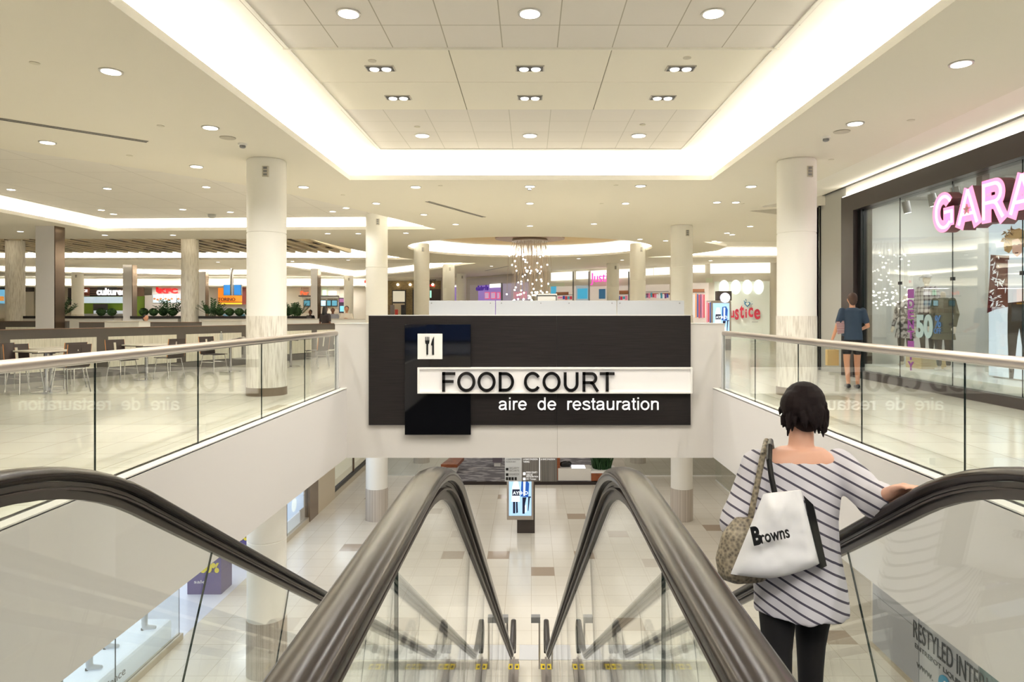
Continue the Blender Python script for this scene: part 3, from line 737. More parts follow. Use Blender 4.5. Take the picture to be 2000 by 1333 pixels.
pic_poly('shawl', [(1936, 498), (1972, 500), (1972, 560), (1970, 600), (1945, 605), (1929, 612), (1934, 540)], PR, .002)
for q in range(46):
    rx, ry = random.uniform(1936, 1966), random.uniform(502, 602); a = random.random()*3.14; L = random.uniform(3, 7)
    pic_poly('shawl_pattern', [(rx-L*math.cos(a), ry-L*math.sin(a)), (rx+1.2*math.sin(a), ry-1.2*math.cos(a)), (rx+L*math.cos(a), ry+L*math.sin(a)), (rx-1.2*math.sin(a), ry+1.2*math.cos(a))], PW, .004)
pic_poly('shirt', [(1970, 508), (1998, 506), (2004, 588), (1970, 592)], PW, .003)
pic_poly('hair', [(1962, 478), (1966, 462), (1978, 450), (1992, 446), (2004, 452), (2008, 470), (2000, 480), (1990, 474), (1980, 484), (1972, 495), (1963, 490)], PB, .004)
rh = random.Random(9)
for q in range(60):
    a = rh.uniform(.2, 6.0); rr = rh.uniform(.5, 1.08); hx, hy = 1985+24*rr*math.cos(a), 468+26*rr*math.sin(a)*.9
    if 1976 < hx < 2000 and hy > 466: continue
    L = rh.uniform(3, 7); b = rh.random()*3.14; pic_poly('hair_curl', [(hx-L*math.cos(b), hy-L*math.sin(b)), (hx+1.6*math.sin(b), hy-1.6*math.cos(b)), (hx+L*math.cos(b), hy+L*math.sin(b)), (hx-1.6*math.sin(b), hy+1.6*math.cos(b))], PB if q % 2 else PBD, .006)
pic_poly('face', [(1978, 470), (1990, 466), (1998, 476), (1997, 494), (1988, 502), (1979, 494)], PS, .005)
pic_poly('eye', [(1981, 478), (1985, 477), (1985, 478.5), (1981, 479.5)], PK, .009); pic_poly('eye', [(1990, 477), (1994, 476.5), (1994, 478), (1990, 478.5)], PK, .009)
pic_poly('lips', [(1984, 494), (1990, 493), (1991, 495), (1985, 496)], PR, .009)
for q in range(12): pic_poly('fringe', [(1939+q*2.7, 600), (1940.4+q*2.7, 600), (1939.6+q*2.7, 613)], PW, .005)
# window lettering
VIN = mat('purple vinyl', (132, 62, 140), .5, emit=(132, 62, 140), es=.1); VB = mat('pale blue vinyl', (170, 196, 200), .4); VBL = mat('blue vinyl', (60, 110, 170), .4)
t = thing('window_lettering', 'purple and pale blue sale lettering stuck on the shop window glass', 'lettering', (WX, 13, 1))
Xg = WX+.045
def wy(px): return 1333*Xg/(px-CX)
def wz(px, py): return 1.4-(py-CY)*Xg/(px-CX)
for i, ch in enumerate('IDENTITY'):
    text('letter', ch, (Xg, wy(1773), wz(1773, 583+i*20)), -Y_, -X_, (wy(1773)-wy(1785)), .17, .004, VIN, t, bold=.03)
text('number', '50', (Xg, wy(1789), wz(1789, 660)), -Y_, -X_, wy(1789)-wy(1822), .44, .006, VB, t, bold=.05)
text('percent', '%', (Xg, wy(1826), wz(1826, 640)), -Y_, -X_, wy(1826)-wy(1838), .22, .006, VBL, t, bold=.02)
text('off', 'OFF', (Xg, wy(1824), wz(1824, 652)), -Y_, -X_, wy(1824)-wy(1838), .10, .006, VBL, t, bold=.02)
# ------------------------------------------------------------ bodies
def blob(name, prims, voxel, m, parent, smooth_it=4, keep=None):
    mb = MB()
    for p in prims:
        if p[0] == 'c': mb.cap(p[1], p[2], p[3], p[4], 12)
        elif p[0] == 'e': mb.ball(p[1], p[2], 14, 10, rot=p[3] if len(p) > 3 else None)
        elif p[0] == 'l': mb.loft(p[1])
    me = mb.mesh(name, m, None); ob = bpy.data.objects.new('t', me); COL.objects.link(ob)
    r = ob.modifiers.new('r', 'REMESH'); r.mode = 'VOXEL'; r.voxel_size = voxel
    if smooth_it: s_ = ob.modifiers.new('s', 'SMOOTH'); s_.factor = .5; s_.iterations = smooth_it
    dg = bpy.context.evaluated_depsgraph_get(); dg.update()
    m2 = bpy.data.meshes.new_from_object(ob.evaluated_get(dg)); bpy.data.objects.remove(ob)
    m2.polygons.foreach_set('use_smooth', [True]*len(m2.polygons)); m2.materials.clear(); m2.materials.append(m); m2.name = name
    o = bpy.data.objects.new(name, m2); COL.objects.link(o); par(o, parent); return o
def hand(p, d, r=.0085, side=1, curl=.5, up=Vector((0, 0, 1))):
    """palm at p pointing along d; returns prims"""
    p, d = Vector(p), Vector(d).normalized(); s_ = d.cross(up).normalized()*side; u = s_.cross(d).normalized()*(1 if side > 0 else -1)
    if u.z < 0: u = -u
    out = [('c', p, p+d*.055, .024, .022), ('c', p+s_*.018, p+d*.07+s_*.026, .014, .013), ('c', p-s_*.018, p+d*.066-s_*.028, .014, .012)]
    for k, L in enumerate((.068, .076, .072, .056)):
        b = p+d*.075+s_*(.030-.020*k); m1 = b+d*(L*.5)-u*(L*.5*curl*.5); e = m1+d*(L*.45*(1-curl*.6))-u*(L*.5*curl)
        out += [('c', b, m1, r, r*.95), ('c', m1, e, r*.95, r*.8)]
    b = p+s_*.026+d*.01; m1 = b+s_*.028+d*.03-u*.01; out += [('c', b, m1, r*1.25, r*1.1), ('c', m1, m1+d*.03-u*.008, r*1.1, r*.9)]
    return out
def figure(name, label, cat, loc, yaw, h=1.68, top=(40, 60, 90), bot=(25, 25, 30), skin=SKIN, hair=HAIR, hairlong=False, pose='stand', head=True, voxel=.014, arms=None, extra=None, coat=False, hat=None, shorts=False, sleeves='short', dress=False, mannequin=False, group=None):
    k = h/1.70; t = thing(name, label, cat, (0, 0, 0), group, 'thing')
    V = lambda x, y, z: Vector((x*k, y*k, z*k))
    # facing -Y in local space
    sit = pose == 'sit'; hz = .93 if not sit else .47
    dz = hz-.93
    B = [('l', [(V(0, 0, .90+dz), .15*k, .105*k), (V(0, .0, 1.0+dz), .155*k, .11*k), (V(0, 0, 1.12+dz), .13*k, .095*k), (V(0, 0, 1.28+dz), .155*k, .105*k), (V(0, .01, 1.40+dz), .165*k, .09*k), (V(0, .01, 1.45+dz), .10*k, .07*k)])]
    B += [('c', V(0, .01, 1.42+dz), V(0, -.005, 1.54+dz), .052*k, .048*k)]
    if head:
        B += [('e', V(0, -.005, 1.61+dz), (.075*k, .092*k, .105*k)), ('e', V(0, -.035, 1.565+dz), (.05*k, .055*k, .055*k)), ('c', V(0, -.093, 1.615+dz), V(0, -.112, 1.583+dz), .010*k, .013*k), ('e', V(.077, .0, 1.60+dz), (.012*k, .022*k, .03*k)), ('e', V(-.077, .0, 1.60+dz), (.012*k, .022*k, .03*k))]
    sh = {s: V(s*.175, .01, 1.40+dz) for s in (-1, 1)}
    A = arms or {}
    el, wr = {}, {}
    for s in (-1, 1):
        e = A.get(s, [(s*.24, .03, 1.12+dz), (s*.25, -.06, .88+dz)])
        el[s], wr[s] = V(*e[0]), V(*e[1])
        B += [('c', sh[s], el[s], .047*k, .038*k), ('c', el[s], wr[s], .037*k, .025*k)]
        B += hand(wr[s], (wr[s]-el[s]), .0085*k, s if (wr[s]-el[s]).z > -.1 else s)
    if not sit:
        st = .0 if mannequin else .12
        F = {-1: [V(-.09, 0, .92), V(-.10, -st*.5, .50), V(-.10, -st*.6+.04, .09)], 1: [V(.09, 0, .92), V(.10, st*.2, .50), V(.10, st+.0, .11)]}
    else:
        F = {s: [V(s*.09, 0, .47), V(s*.11, -.42, .50), V(s*.11, -.42, .08)] for s in (-1, 1)}
    for s in (-1, 1):
        a, b, c = F[s]; B += [('c', a, b, .082*k, .054*k), ('c', b, c, .053*k, .034*k), ('c', c+V(0, .02, -.05), c+V(0, -.13, -.06), .032*k, .026*k)]
    blob('body', B, voxel, skin, t, 3)
    TOPM = mat('cloth %d %d %d' % tuple(top), top, .8) if isinstance(top, tuple) else top
    BOTM = mat('cloth %d %d %d' % tuple(bot), bot, .8) if isinstance(bot, tuple) else bot
    g = .016*k
    hem = .88 if not coat else .74
    T = [('l', [(V(0, 0, hem+dz), .165*k+g, .125*k+g), (V(0, 0, 1.0+dz), .155*k+g, .11*k+g), (V(0, 0, 1.14+dz), .14*k+g, .1*k+g), (V(0, 0, 1.30+dz), .158*k+g, .11*k+g), (V(0, .01, 1.41+dz), .165*k+g, .09*k+g), (V(0, .01, 1.46+dz), .08*k, .07*k)])]
    for s in (-1, 1):
        T.append(('c', sh[s], el[s] if sleeves != 'short' else sh[s].lerp(el[s], .7), .062*k, .056*k))
        if sleeves == 'long': T.append(('c', el[s], el[s].lerp(wr[s], .92), .050*k, .038*k))
    if coat: T.append(('l', [(V(0, .0, .62), .235*k, .16*k), (V(0, 0, .9), .185*k, .13*k)]))
    if dress: T.append(('l', [(V(0, 0, .50), .19*k, .15*k), (V(0, 0, .9), .17*k, .13*k)]))
    blob('jacket' if coat else ('dress' if dress else 'shirt'), T, voxel, TOPM, t, 3)
    if not dress:
        L = [('l', [(V(0, 0, .86+dz), .155*k+g, .115*k+g), (V(0, 0, .98+dz), .155*k+g*.6, .11*k+g*.6)])]
        for s in (-1, 1):
            a, b, c = F[s]; L.append(('c', a, b if not shorts else a.lerp(b, .6), .094*k, .070*k if not shorts else .08*k))
            if not shorts: L.append(('c', b, b.lerp(c, .93), .068*k, .046*k))
        blob('trousers', L, voxel, BOTM, t, 3)
    for s in (-1, 1):
        a, b, c = F[s]; blob('shoe', [('c', c+V(0, .025, -.05), c+V(0, -.15, -.062), .042*k, .032*k)], .012, BLACK if not mannequin else WHITE, t, 2) if not mannequin else None
    if head and hair:
        H = [('e', V(0, .022, 1.635+dz), (.086*k, .092*k, .098*k)), ('e', V(0, .05, 1.58+dz), (.07*k, .055*k, .08*k))]
        if hairlong: H += [('l', [(V(0, .07, 1.28+dz), .08*k, .04*k), (V(0, .06, 1.45+dz), .105*k, .06*k), (V(0, .03, 1.62+dz), .088*k, .08*k)])]
        blob('hair', H, voxel*.8, hair, t, 3)
        if voxel < .02:
            mb = MB()
            for s in (-1, 1): mb.ball(V(s*.03, -.083, 1.625+dz), .011*k, 8, 6)
            mb.build('eyes', BLACK, t, 60); mb = MB(); mb.ball(V(0, -.090, 1.555+dz), (.024*k, .008*k, .007*k), 8, 6); mb.build('mouth', mat('lips', (160, 90, 84), .5), t, 60)
    if hat: mb = MB(); mb.lathe(V(0, 0, 1.64+dz), [(.10*k, 0), (.102*k, .02), (.09*k, .06), (.05*k, .085), (.01, .09)], 20); mb.box(-.06*k, .06*k, -.17*k, -.06*k, (1.64+dz)*k, (1.655+dz)*k); mb.build('cap', hat, t, 50)
    t.location = loc; t.rotation_euler = (0, 0, yaw)
    return t
MAN = mat('mannequin shell', (226, 216, 200), .35)
PLAID = mat('white plaid flannel', (214, 210, 214), .8); k_ = N(PLAID); o_, xyz_ = k_.obj()
a_ = k_.m('LESS_THAN', k_.m('FRACT', k_.m('MULTIPLY', xyz_[0], 12.)), .3); b_ = k_.m('LESS_THAN', k_.m('FRACT', k_.m('MULTIPLY', xyz_[2], 12.)), .3)
k_.l(k_.mix(k_.m('MULTIPLY', k_.m('ADD', a_, b_), .5), (220, 216, 218), (84, 62, 74)), k_.b.inputs['Base Color'])
CAMO = streak_mat('patterned grey knit', (60, 54, 58), (196, 192, 194), (1, 1, 1), 14, .8, .42, .55)
figure('mannequin', 'headless mannequin in grey patterned jacket over black skirt, nearest the dark jamb', 'mannequin', (7.92, 14.40, .30), R(-60), 1.60, CAMO, (20, 18, 20), MAN, None, head=False, coat=True, sleeves='long', mannequin=True)
figure('mannequin', 'raised middle mannequin in white plaid shirt and pale cap', 'mannequin', (8.02, 13.80, .58), R(-60), 1.60, PLAID, (30, 28, 32), MAN, None, sleeves='long', mannequin=True, hat=mat('pale cap', (205, 205, 208), .8))
figure('mannequin', 'headless mannequin in olive green parka with black trousers', 'mannequin', (7.98, 13.18, .30), R(-60), 1.64, mat('olive parka', (82, 84, 66), .8), (22, 20, 22), MAN, None, head=False, coat=True, sleeves='long', mannequin=True)
t = thing('plinth', 'light wooden plinth under the raised mannequin', 'plinth', (8.02, 13.80, .3)); mb = MB(); mb.box(7.75, 8.25, 13.52, 14.08, .30, .575); mb.build('box', streak_mat('light oak', (196, 168, 118), (222, 198, 150), (2, 2, 20), 2, .5), t, bevel=.004)
# strolling shopper by the shop
t = figure('person', 'person strolling past the shop in dark blue shirt and black shorts, holding striped folder', 'person', (6.02, 12.75, 0), R(170), 1.76, (44, 62, 82), (30, 28, 32), SKIN, mat('brown hair', (70, 46, 34), .6), voxel=.012, shorts=True, arms={-1: [(-.25, .04, 1.13), (-.20, -.20, 1.06)], 1: [(.27, .05, 1.12), (.34, .0, .88)]})
t = thing('folder', 'red and white striped folder held by the person near the shop', 'folder', (5.7, 12.6, 1.2)); SF = mat('striped folder', (180, 110, 108), .6); k_ = N(SF); o_, xyz_ = k_.obj()
k_.l(k_.mix(k_.m('LESS_THAN', k_.m('FRACT', k_.m('MULTIPLY', xyz_[2], 45.)), .5), (205, 190, 190), (140, 66, 66)), k_.b.inputs['Base Color'])
mb = MB(); mb.ob((5.72, 12.70, 1.02), (1, .3, .1), (-.1, 0, 1), (0, -1, 0), .34, .23, .02); mb.build('cover', SF, t)
t = thing('paper_bag', 'tan paper bag hanging beside the strolling person', 'bag', (5.72, 12.85, .6)); mb = MB(); mb.box(5.60, 5.82, 12.85, 12.95, .42, .72); mb.build('bag', mat('tan paper', (206, 176, 120), .7), t, bevel=.01)
mb = MB(); mb.tube([(5.66, 12.9, .72), (5.68, 12.9, .84), (5.74, 12.9, .84), (5.76, 12.9, .72)], .004); mb.build('handle', mat('tan paper', (206, 176, 120), .7), t)
# ------------------------------------------------------------ woman on the escalator
STR = mat('striped jersey', (206, 204, 212), .85); k_ = N(STR); o_, xyz_ = k_.obj()
zz = k_.m('ADD', xyz_[2], k_.m('MULTIPLY', xyz_[0], .55))
band = k_.m('LESS_THAN', k_.m('FRACT', k_.m('MULTIPLY', zz, 21.)), .22)
k_.l(k_.mix(band, (214, 212, 220), (74, 70, 86)), k_.b.inputs['Base Color'])
t = thing('person', 'woman with short dark hair and striped tunic riding down the escalator, seen from behind', 'person', (1.17, 3.0, -.48), None, 'thing')
bx, by, bz = 1.17, 3.0, -.50
V = lambda x, y, z: Vector((bx+x, by+y, bz+z))
B = [('l', [(V(0, 0, .80), .17, .12), (V(0, 0, .92), .17, .12), (V(.0, 0, 1.05), .145, .10), (V(0, 0, 1.18), .165, .105), (V(0.01, 0, 1.27), .165, .085), (V(.02, 0, 1.31), .10, .07)]),
     ('c', V(.02, 0, 1.28), V(.03, .015, 1.42), .056, .05), ('e', V(.035, .02, 1.485), (.078, .092, .105)), ('e', V(.035, .055, 1.45), (.05, .055, .055)), ('c', V(.035, .108, 1.49), V(.035, .125, 1.465), .011, .013),
     ('e', V(-.043, .02, 1.475), (.012, .02, .03)), ('e', V(.113, .02, 1.475), (.012, .02, .03))]
sR, eR, wR = V(.19, 0, 1.23), Vector((1.455, 2.88, .61)), Vector((1.462, 2.72, .695))
sL, eL, wL = V(-.17, 0, 1.23), V(-.27, -.03, .99), V(-.20, .17, .90)
B += [('c', sR, eR, .048, .04), ('c', eR, wR, .038, .026), ('c', sL, eL, .048, .04), ('c', eL, wL, .038, .026)]
B += hand(wR, Vector((0.005, -.16, .07)), .0088, -1, .3) + hand(wL, Vector((.1, .6, -.1)), .0085, 1, .8)
for s, st in ((-1, -.05), (1, .06)):
    B += [('c', V(s*.085, 0, .80), V(s*.085, st*.5+.02, .44), .088, .056), ('c', V(s*.085, st*.5+.02, .44), V(s*.085, st, .09), .055, .036), ('c', V(s*.085, st-.02, .035), V(s*.085, st+.13, .03), .034, .028)]
blob('body', B, .008, mat('fair skin', (222, 172, 148), .5), t, 3)
T = [('l', [(V(0.02, 0, .60), .205, .165), (V(0.015, 0, .72), .20, .155), (V(0, 0, .85), .19, .14), (V(0, 0, 1.0), .18, .13), (V(.005, 0, 1.13), .185, .125), (V(.01, 0, 1.22), .195, .105), (V(.015, 0, 1.262), .16, .09)]),
     ('c', sR, eR, .075, .075), ('c', eR, eR.lerp(wR, .25), .072, .070), ('c', sL, eL, .075, .078), ('c', eL, eL.lerp(wL, .55), .075, .06)]
tun = blob('striped_tunic', T, .010, STR, t, 5)
for v in tun.data.vertices:
    c = v.co; k_z = min(1, max(0, (.75-c.z)/.5)); f_ = mathutils.noise.noise(Vector((c.x*9+c.z*2, c.y*9, c.z*2.2)))*.016*(.45+k_z)+mathutils.noise.noise(Vector((c.x*22, c.y*22, c.z*9+c.x*12)))*.004
    v.co = c+v.normal*f_
L = [('l', [(V(0, 0, .74), .17, .125), (V(0, 0, .90), .175, .125)])]
for s, st in ((-1, -.05), (1, .06)): L += [('c', V(s*.085, 0, .78), V(s*.085, st*.5+.02, .44), .098, .066), ('c', V(s*.085, st*.5+.02, .44), V(s*.085, st, .12), .064, .046)]
blob('leggings', L, .010, mat('black leggings', (16, 15, 18), .8), t, 3)
for s, st in ((-1, -.05), (1, .06)): blob('shoe', [('c', V(s*.085, st-.03, .04), V(s*.085, st+.15, .03), .042, .034)], .009, BLACK, t, 3)
HP = [('e', V(.035, .0, 1.515), (.088, .096, .088)), ('e', V(.035, -.035, 1.465), (.076, .06, .08)), ('e', V(.0, -.02, 1.50), (.075, .078, .075))]
rd = random.Random(5)
for i in range(150):
    a = rd.uniform(-.2, math.pi+.2)+math.pi; e_ = rd.uniform(-.7, 1.2); d_ = Vector((math.cos(a)*math.cos(e_), math.sin(a)*math.cos(e_), math.sin(e_)))
    if i % 4 == 0: a2 = rd.random()*6.28; d_ = Vector((math.cos(a2)*.6, math.sin(a2)*.6, .8)).normalized()
    c_ = V(.03, -.005, 1.495); p0 = c_+Vector((d_.x*.078, d_.y*.08, d_.z*.085)); dn = Vector((d_.x*.25, d_.y*.25, -.9)).normalized(); L_ = rd.uniform(.04, .075)
    HP.append(('c', p0, p0+dn*L_*.5+d_*.012, .012, .009)); HP.append(('c', p0+dn*L_*.5+d_*.012, p0+dn*L_+d_*.008, .009, .004))
blob('hair', HP, .0045, mat('dark auburn black hair', (22, 12, 13), .75, spec=.2), t, 1)
# white carrier bag
t = thing('shopping_bag', 'large white carrier bag with black script lettering hanging behind the woman', 'bag', (1.12, 2.72, -.1))
bd = 2.73; WB = mat('white bag plastic', (240, 240, 243), .32)
def bp(px, py, d=bd): return at(px, py, d)
def bag_pt(u, w_, side):
    tl, tr, br, bl = (1499, 972), (1574, 964), (1611, 1110), (1434, 1131)
    L_ = [tl[k]+(bl[k]-tl[k])*w_ for k in (0, 1)]; R_ = [tr[k]+(br[k]-tr[k])*w_ for k in (0, 1)]
    px = L_[0]+(R_[0]-L_[0])*u; py = L_[1]+(R_[1]-L_[1])*u+14*w_*math.sin(math.pi*u)**1.5
    edge = min(1, 7*min(u, 1-u))*min(1, 6*min(w_+.02, 1.02-w_)); p = bp(px, py)
    nz = mathutils.noise.noise(Vector((u*3.1+side*7, w_*2.3, 1.7)))*.022+mathutils.noise.noise(Vector((u*8+w_*5, w_*9-u*4, 4.2)))*.008
    th = .055*(.35+.65*w_)*(max(edge, 0)**.5)
    return Vector((p.x, p.y+.05-(th+nz*edge) if side == 0 else p.y+.05+th+nz*edge, p.z))
mb = MB(); n_ = 22; vs = []; fs = []
for sd in (0, 1):
    for b in range(n_+1):
        for a in range(n_+1): vs.append(bag_pt(a/n_, b/n_, sd))
K_ = (n_+1)**2
for sd in (0, 1):
    for b in range(n_):
        for a in range(n_):
            q_ = sd*K_+b*(n_+1)+a; fs.append((q_, q_+1, q_+n_+2, q_+n_+1))
rim = [a for a in range(n_+1)]+[(b+1)*(n_+1)+n_ for b in range(n_)]+[n_*(n_+1)+a for a in range(n_-1, -1, -1)]+[b*(n_+1) for b in range(n_-1, 0, -1)]
for a, b in zip(rim, rim[1:]+rim[:1]): fs.append((a, b, b+K_, a+K_))
mb.add(vs, fs); body = mb.build('bag_body', WB, t, 60)
mb = MB(); mb.add([bp(1569, 968, 2.775), bp(1588, 986, 2.80), bp(1615, 1106, 2.80), bp(1603, 1112, 2.775), bp(1570, 970, 2.82), bp(1590, 989, 2.86), bp(1614, 1104, 2.86), bp(1598, 1108, 2.82)], [(0, 1, 2, 3), (7, 6, 5, 4), (0, 4, 5, 1), (1, 5, 6, 2), (2, 6, 7, 3), (3, 7, 4, 0)]); mb.build('dark_gusset', BLACK, t)
mb = MB(); pts = [bp(1515, 972, 2.80), bp(1507, 935, 2.82), bp(1502, 900, 2.84), bp(1503, 872, 2.90), bp(1505, 862, 3.0), bp(1508, 880, 3.1)]
for i in range(len(pts)-1): mb.cap(pts[i], pts[i+1], .012, .012, 8)
mb.build('shoulder_strap', BLACK, t, 60)
u_ = (bp(1556, 1042)-bp(1474, 1060)).normalized()
text('script_lettering', 'B', bp(1472, 1066, bd-.030), u_, -Y_, .035, .075, .006, BLACK, t, bold=.05)
text('script_lettering', 'rowns', bp(1487, 1062, bd-.030), u_, -Y_, .115, .034, .006, BLACK, t, bold=.01)
t = thing('handbag', 'brown snakeskin handbag tucked under the arm of the striped woman', 'bag', (.95, 2.95, .1))
SN = mat('snakeskin', (90, 80, 68), .5); k_ = N(SN); o_, _x = k_.obj(); vo = k_.n('ShaderNodeTexVoronoi'); vo.inputs['Scale'].default_value = 70; k_.l(o_, vo.inputs['Vector'])
k_.l(k_.mix(vo.outputs['Distance'], (52, 44, 38), (170, 158, 136)), k_.b.inputs['Base Color'])
c0 = bp(1450, 1070, 2.9)
blob('bag_body', [('l', [(c0+Vector((.0, 0, -.13)), .10, .07), (c0+Vector((0, 0, -.05)), .115, .08), (c0+Vector((.01, 0, .06)), .095, .06), (c0+Vector((.02, 0, .13)), .05, .03)]), ('e', c0+Vector((-.03, -.03, -.09)), (.07, .06, .05))], .008, SN, t, 3)
pts = [bp(1466, 1010, 2.9), bp(1478, 950, 2.90), bp(1490, 890, 2.92), bp(1497, 862, 3.0)]; mb = MB()
for i in range(3): mb.cap(pts[i], pts[i+1], .013, .013, 8)
mb.build('handle', SN, t, 60)
# ------------------------------------------------------------ kiosks
def kiosk(x, y, z0, px_w, h, label, scr=True, s=1.0):
    t = thing('advertising_kiosk', label, 'kiosk', (x, y, z0))
    w_ = px_w; mb = MB(); mb.box(x-w_*.12, x+w_*.55, y+.06, y+.32, z0, z0+h*.98); mb.build('post', DARK, t, bevel=.01)
    zb = z0+h*.23
    mb = MB(); mb.box(x-w_/2, x+w_/2, y-.03, y+.06, zb, z0+h); fr = mb.build('screen_frame', SATIN, t, bevel=.006)
    a, b, c, d = x-w_*.42, x+w_*.42, zb+.12, z0+h-.1; W, H = b-a, d-c
    mb = MB(); mb.box(a, b, y-.036, y-.03, c, d); g = mb.build('screen', emis('kiosk screen', (176, 216, 250), .62), t)
    KB = emis('screen blue', (30, 90, 180), .5); KD = emis('screen navy', (18, 24, 60), .3); KW = emis('screen white', (240, 250, 255), .9)
    def P(name, pts, m, l=.001): mb = MB(); mb.prism([(p[0]*W, p[1]*H) for p in pts], (a, y-.036-l-.002, c), X_, Z_, Y_, .002); mb.build(name, m, g)
    P('figure_legs', [(.18, .06), (.28, .06), (.28, .38), (.18, .38)], KD); P('figure_legs', [(.32, .06), (.40, .08), (.38, .38), (.31, .38)], KD)
    P('figure_coat', [(.12, .35), (.48, .35), (.46, .72), (.40, .86), (.22, .86), (.14, .7)], KW, .003); P('figure_skirt', [(.14, .5), (.48, .5), (.48, .66), (.15, .66)], KD, .005)
    P('figure_coat', [(.52, .48), (.86, .46), (.9, .8), (.8, .9), (.56, .88)], KB, .003); P('figure_shirt', [(.64, .5), (.72, .5), (.74, .86), (.64, .86)], KW, .005)
    P('figure_legs', [(.60, .05), (.70, .05), (.72, .3), (.78, .46), (.60, .46)], KD, .002); P('figure_boot', [(.72, .08), (.78, .1), (.76, .28), (.71, .25)], KW, .004)
    P('chair_shape', [(.84, .12), (.87, .12), (.93, .45), (.98, .45), (.98, .48), (.86, .48)], KD, .003)
    text('caption', 'AYSHO', (a+.17*W, y-.045, c+.53*H), X_, -Y_, .68*W, .08*H, .003, KW, g, bold=.02)
    return t
kiosk(PX(1016, 19.2), 19.2, -4.8, .75, 1.75, 'glowing advertising screen kiosk standing on the lower floor')
k2 = kiosk(PX(1408, 26), 26, 0, .74, 1.9, 'glowing advertising screen kiosk on the upper floor before the frosted window')
mb = MB(); mb.lathe((0, 0, 0), [(.19, 0), (.19, .03)], 24); bd_ = mb
o = bd_.build('round_logo_disc', emis('round lit disc', (235, 232, 245), .8), k2); o.matrix_world = Matrix.Translation((PX(1415, 25.95), 25.96, PZ(582, 26)))@Matrix.Rotation(R(90), 4, 'X'); o.matrix_parent_inverse = Matrix(); o.matrix_basis = Matrix.Translation((PX(1415, 26)-k2.location.x, -.06, PZ(582, 26)))@Matrix.Rotation(R(90), 4, 'X')
mb = MB(); mb.box(PX(1401, 26), PX(1429, 26), 26, 26.3, 1.9, PZ(569, 26)); mb.build('head_panel', DARK, k2)
# ------------------------------------------------------------ hanging directory on the lower floor
d = 17.0
t = thing('hanging_directory', 'hanging grey directory sign with white wayfinding text above the lower kiosk', 'sign', (PX(1037, d), d, -2.4))
mb = MB(); mb.box(PX(986, d), PX(1019, d), d, d+.05, PZ(941, d), -1.9); a_ = mb.build('light_panel', mat('light sign panel', (196, 198, 198), .4), t)
mb = MB(); mb.box(PX(1019, d), PX(1088, d), d, d+.05, PZ(941, d), -1.9); b_ = mb.build('dark_panel', streak_mat('brushed sign grey', (96, 92, 88), (150, 146, 140), (60, 1, .5), 1, .35, .3, .7, .4), t)
TX = mat('sign white text', (240, 240, 240), .5, emit=(255, 255, 255), es=.4)
def tx(s, xa, xb, ya, yb, m, p): text('wayfinding_text', s, (PX(xa, d), d, PZ(yb, d)), X_, -Y_, PX(xb, d)-PX(xa, d), PZ(ya, d)-PZ(yb, d), .004, m, p)
for s, xa, xb, ya, yb in (('SECURITY', 995, 1014, 913, 916.5), ('SECURITE', 995, 1014, 918, 921.5), ('WASHROOM', 995, 1014, 925, 929), ('LA BAIE D\'HUDSON', 988, 1016, 896, 899), ('HUDSON BAY', 988, 1008, 901, 904)): tx(s, xa, xb, ya, yb, GREY, a_)
for s, xa, xb, ya, yb in (('FOOD COURT /', 1028, 1050, 921.5, 925), ('AIRE DE', 1028, 1040, 926.5, 929.5), ('RESTAURATION', 1028, 1051, 930, 933), ('OC Transpo', 1028, 1047, 934.5, 938.5), ('LA BAIE D\'HUDSON', 1022, 1050, 896, 899), ('VERS', 1022, 1034, 901, 904), ('LA BAIE D\'HUDSON', 1056, 1084, 896, 899)): tx(s, xa, xb, ya, yb, TX, b_)
mb = MB()
for xa in (988, 993.5, 999, 1005): mb.box(PX(xa, d), PX(xa+4.4, d), d-.004, d, PZ(938.5, d), PZ(932.5, d))
mb.lathe((0, 0, 0), [(.001, 0), (.001, .001)], 3); mb.box(PX(988, d), PX(993, d), d-.004, d, PZ(930, d), PZ(925, d)); mb.box(PX(988, d), PX(993, d), d-.004, d, PZ(919.5, d), PZ(914.5, d)); mb.v = mb.v; mb.build('pictograms', BLACK, a_)
mb = MB(); mb.box(PX(1021.5, d), PX(1026.5, d), d-.004, d, PZ(928.5, d), PZ(923, d)); mb.box(PX(1021.5, d), PX(1026.5, d), d-.004, d, PZ(938.5, d), PZ(933.5, d)); mb.build('pictograms', TX, b_)
mb = MB(); mb.box(PX(1053, d), PX(1054.5, d), d-.004, d, PZ(939, d), -1.92); mb.build('divider', TX, b_)
mb = MB(); mb.tube([(PX(1000, d), d+.02, -1.9), (PX(1000, d), d+.02, -1.26)], .01); mb.tube([(PX(1070, d), d+.02, -1.9), (PX(1070, d), d+.02, -1.26)], .01); mb.build('suspension_rod', STEEL, t)
# ------------------------------------------------------------ lounge on the lower floor
d = 24.7; zf = -4.8
CARP = mat('grey patterned carpet', (112, 108, 110), .9); k_ = N(CARP); o_, _x = k_.obj()
nz = k_.noise(o_, 2.2, 2, (1, 3.2, 1)); nz2 = k_.noise(o_, 9, 2)
k_.l(k_.mix(k_.m('MULTIPLY', nz2, .3), k_.ramp(nz, [(.50, (104, 100, 103)), (.60, (176, 172, 170))]), (70, 66, 70)), k_.b.inputs['Base Color'])
t = thing('lounge_platform', 'raised lounge platform with grey dashed carpet and dark kick edge', 'platform', (0, 27, zf))
xa, xb = PX(868, d), PX(1205, d)
mb = MB(); mb.box(xa, xb, d, 33, zf, zf+.12); mb.build('kick_edge', mat('dark kick', (44, 34, 30), .5), t); mb = MB(); mb.box(xa, xb, d+.02, 33, zf+.12, zf+.14); mb.build('carpet', CARP, t)
WOOD = streak_mat('reddish wood', (120, 62, 32), (158, 88, 48), (3, 3, 30), 2, .4)
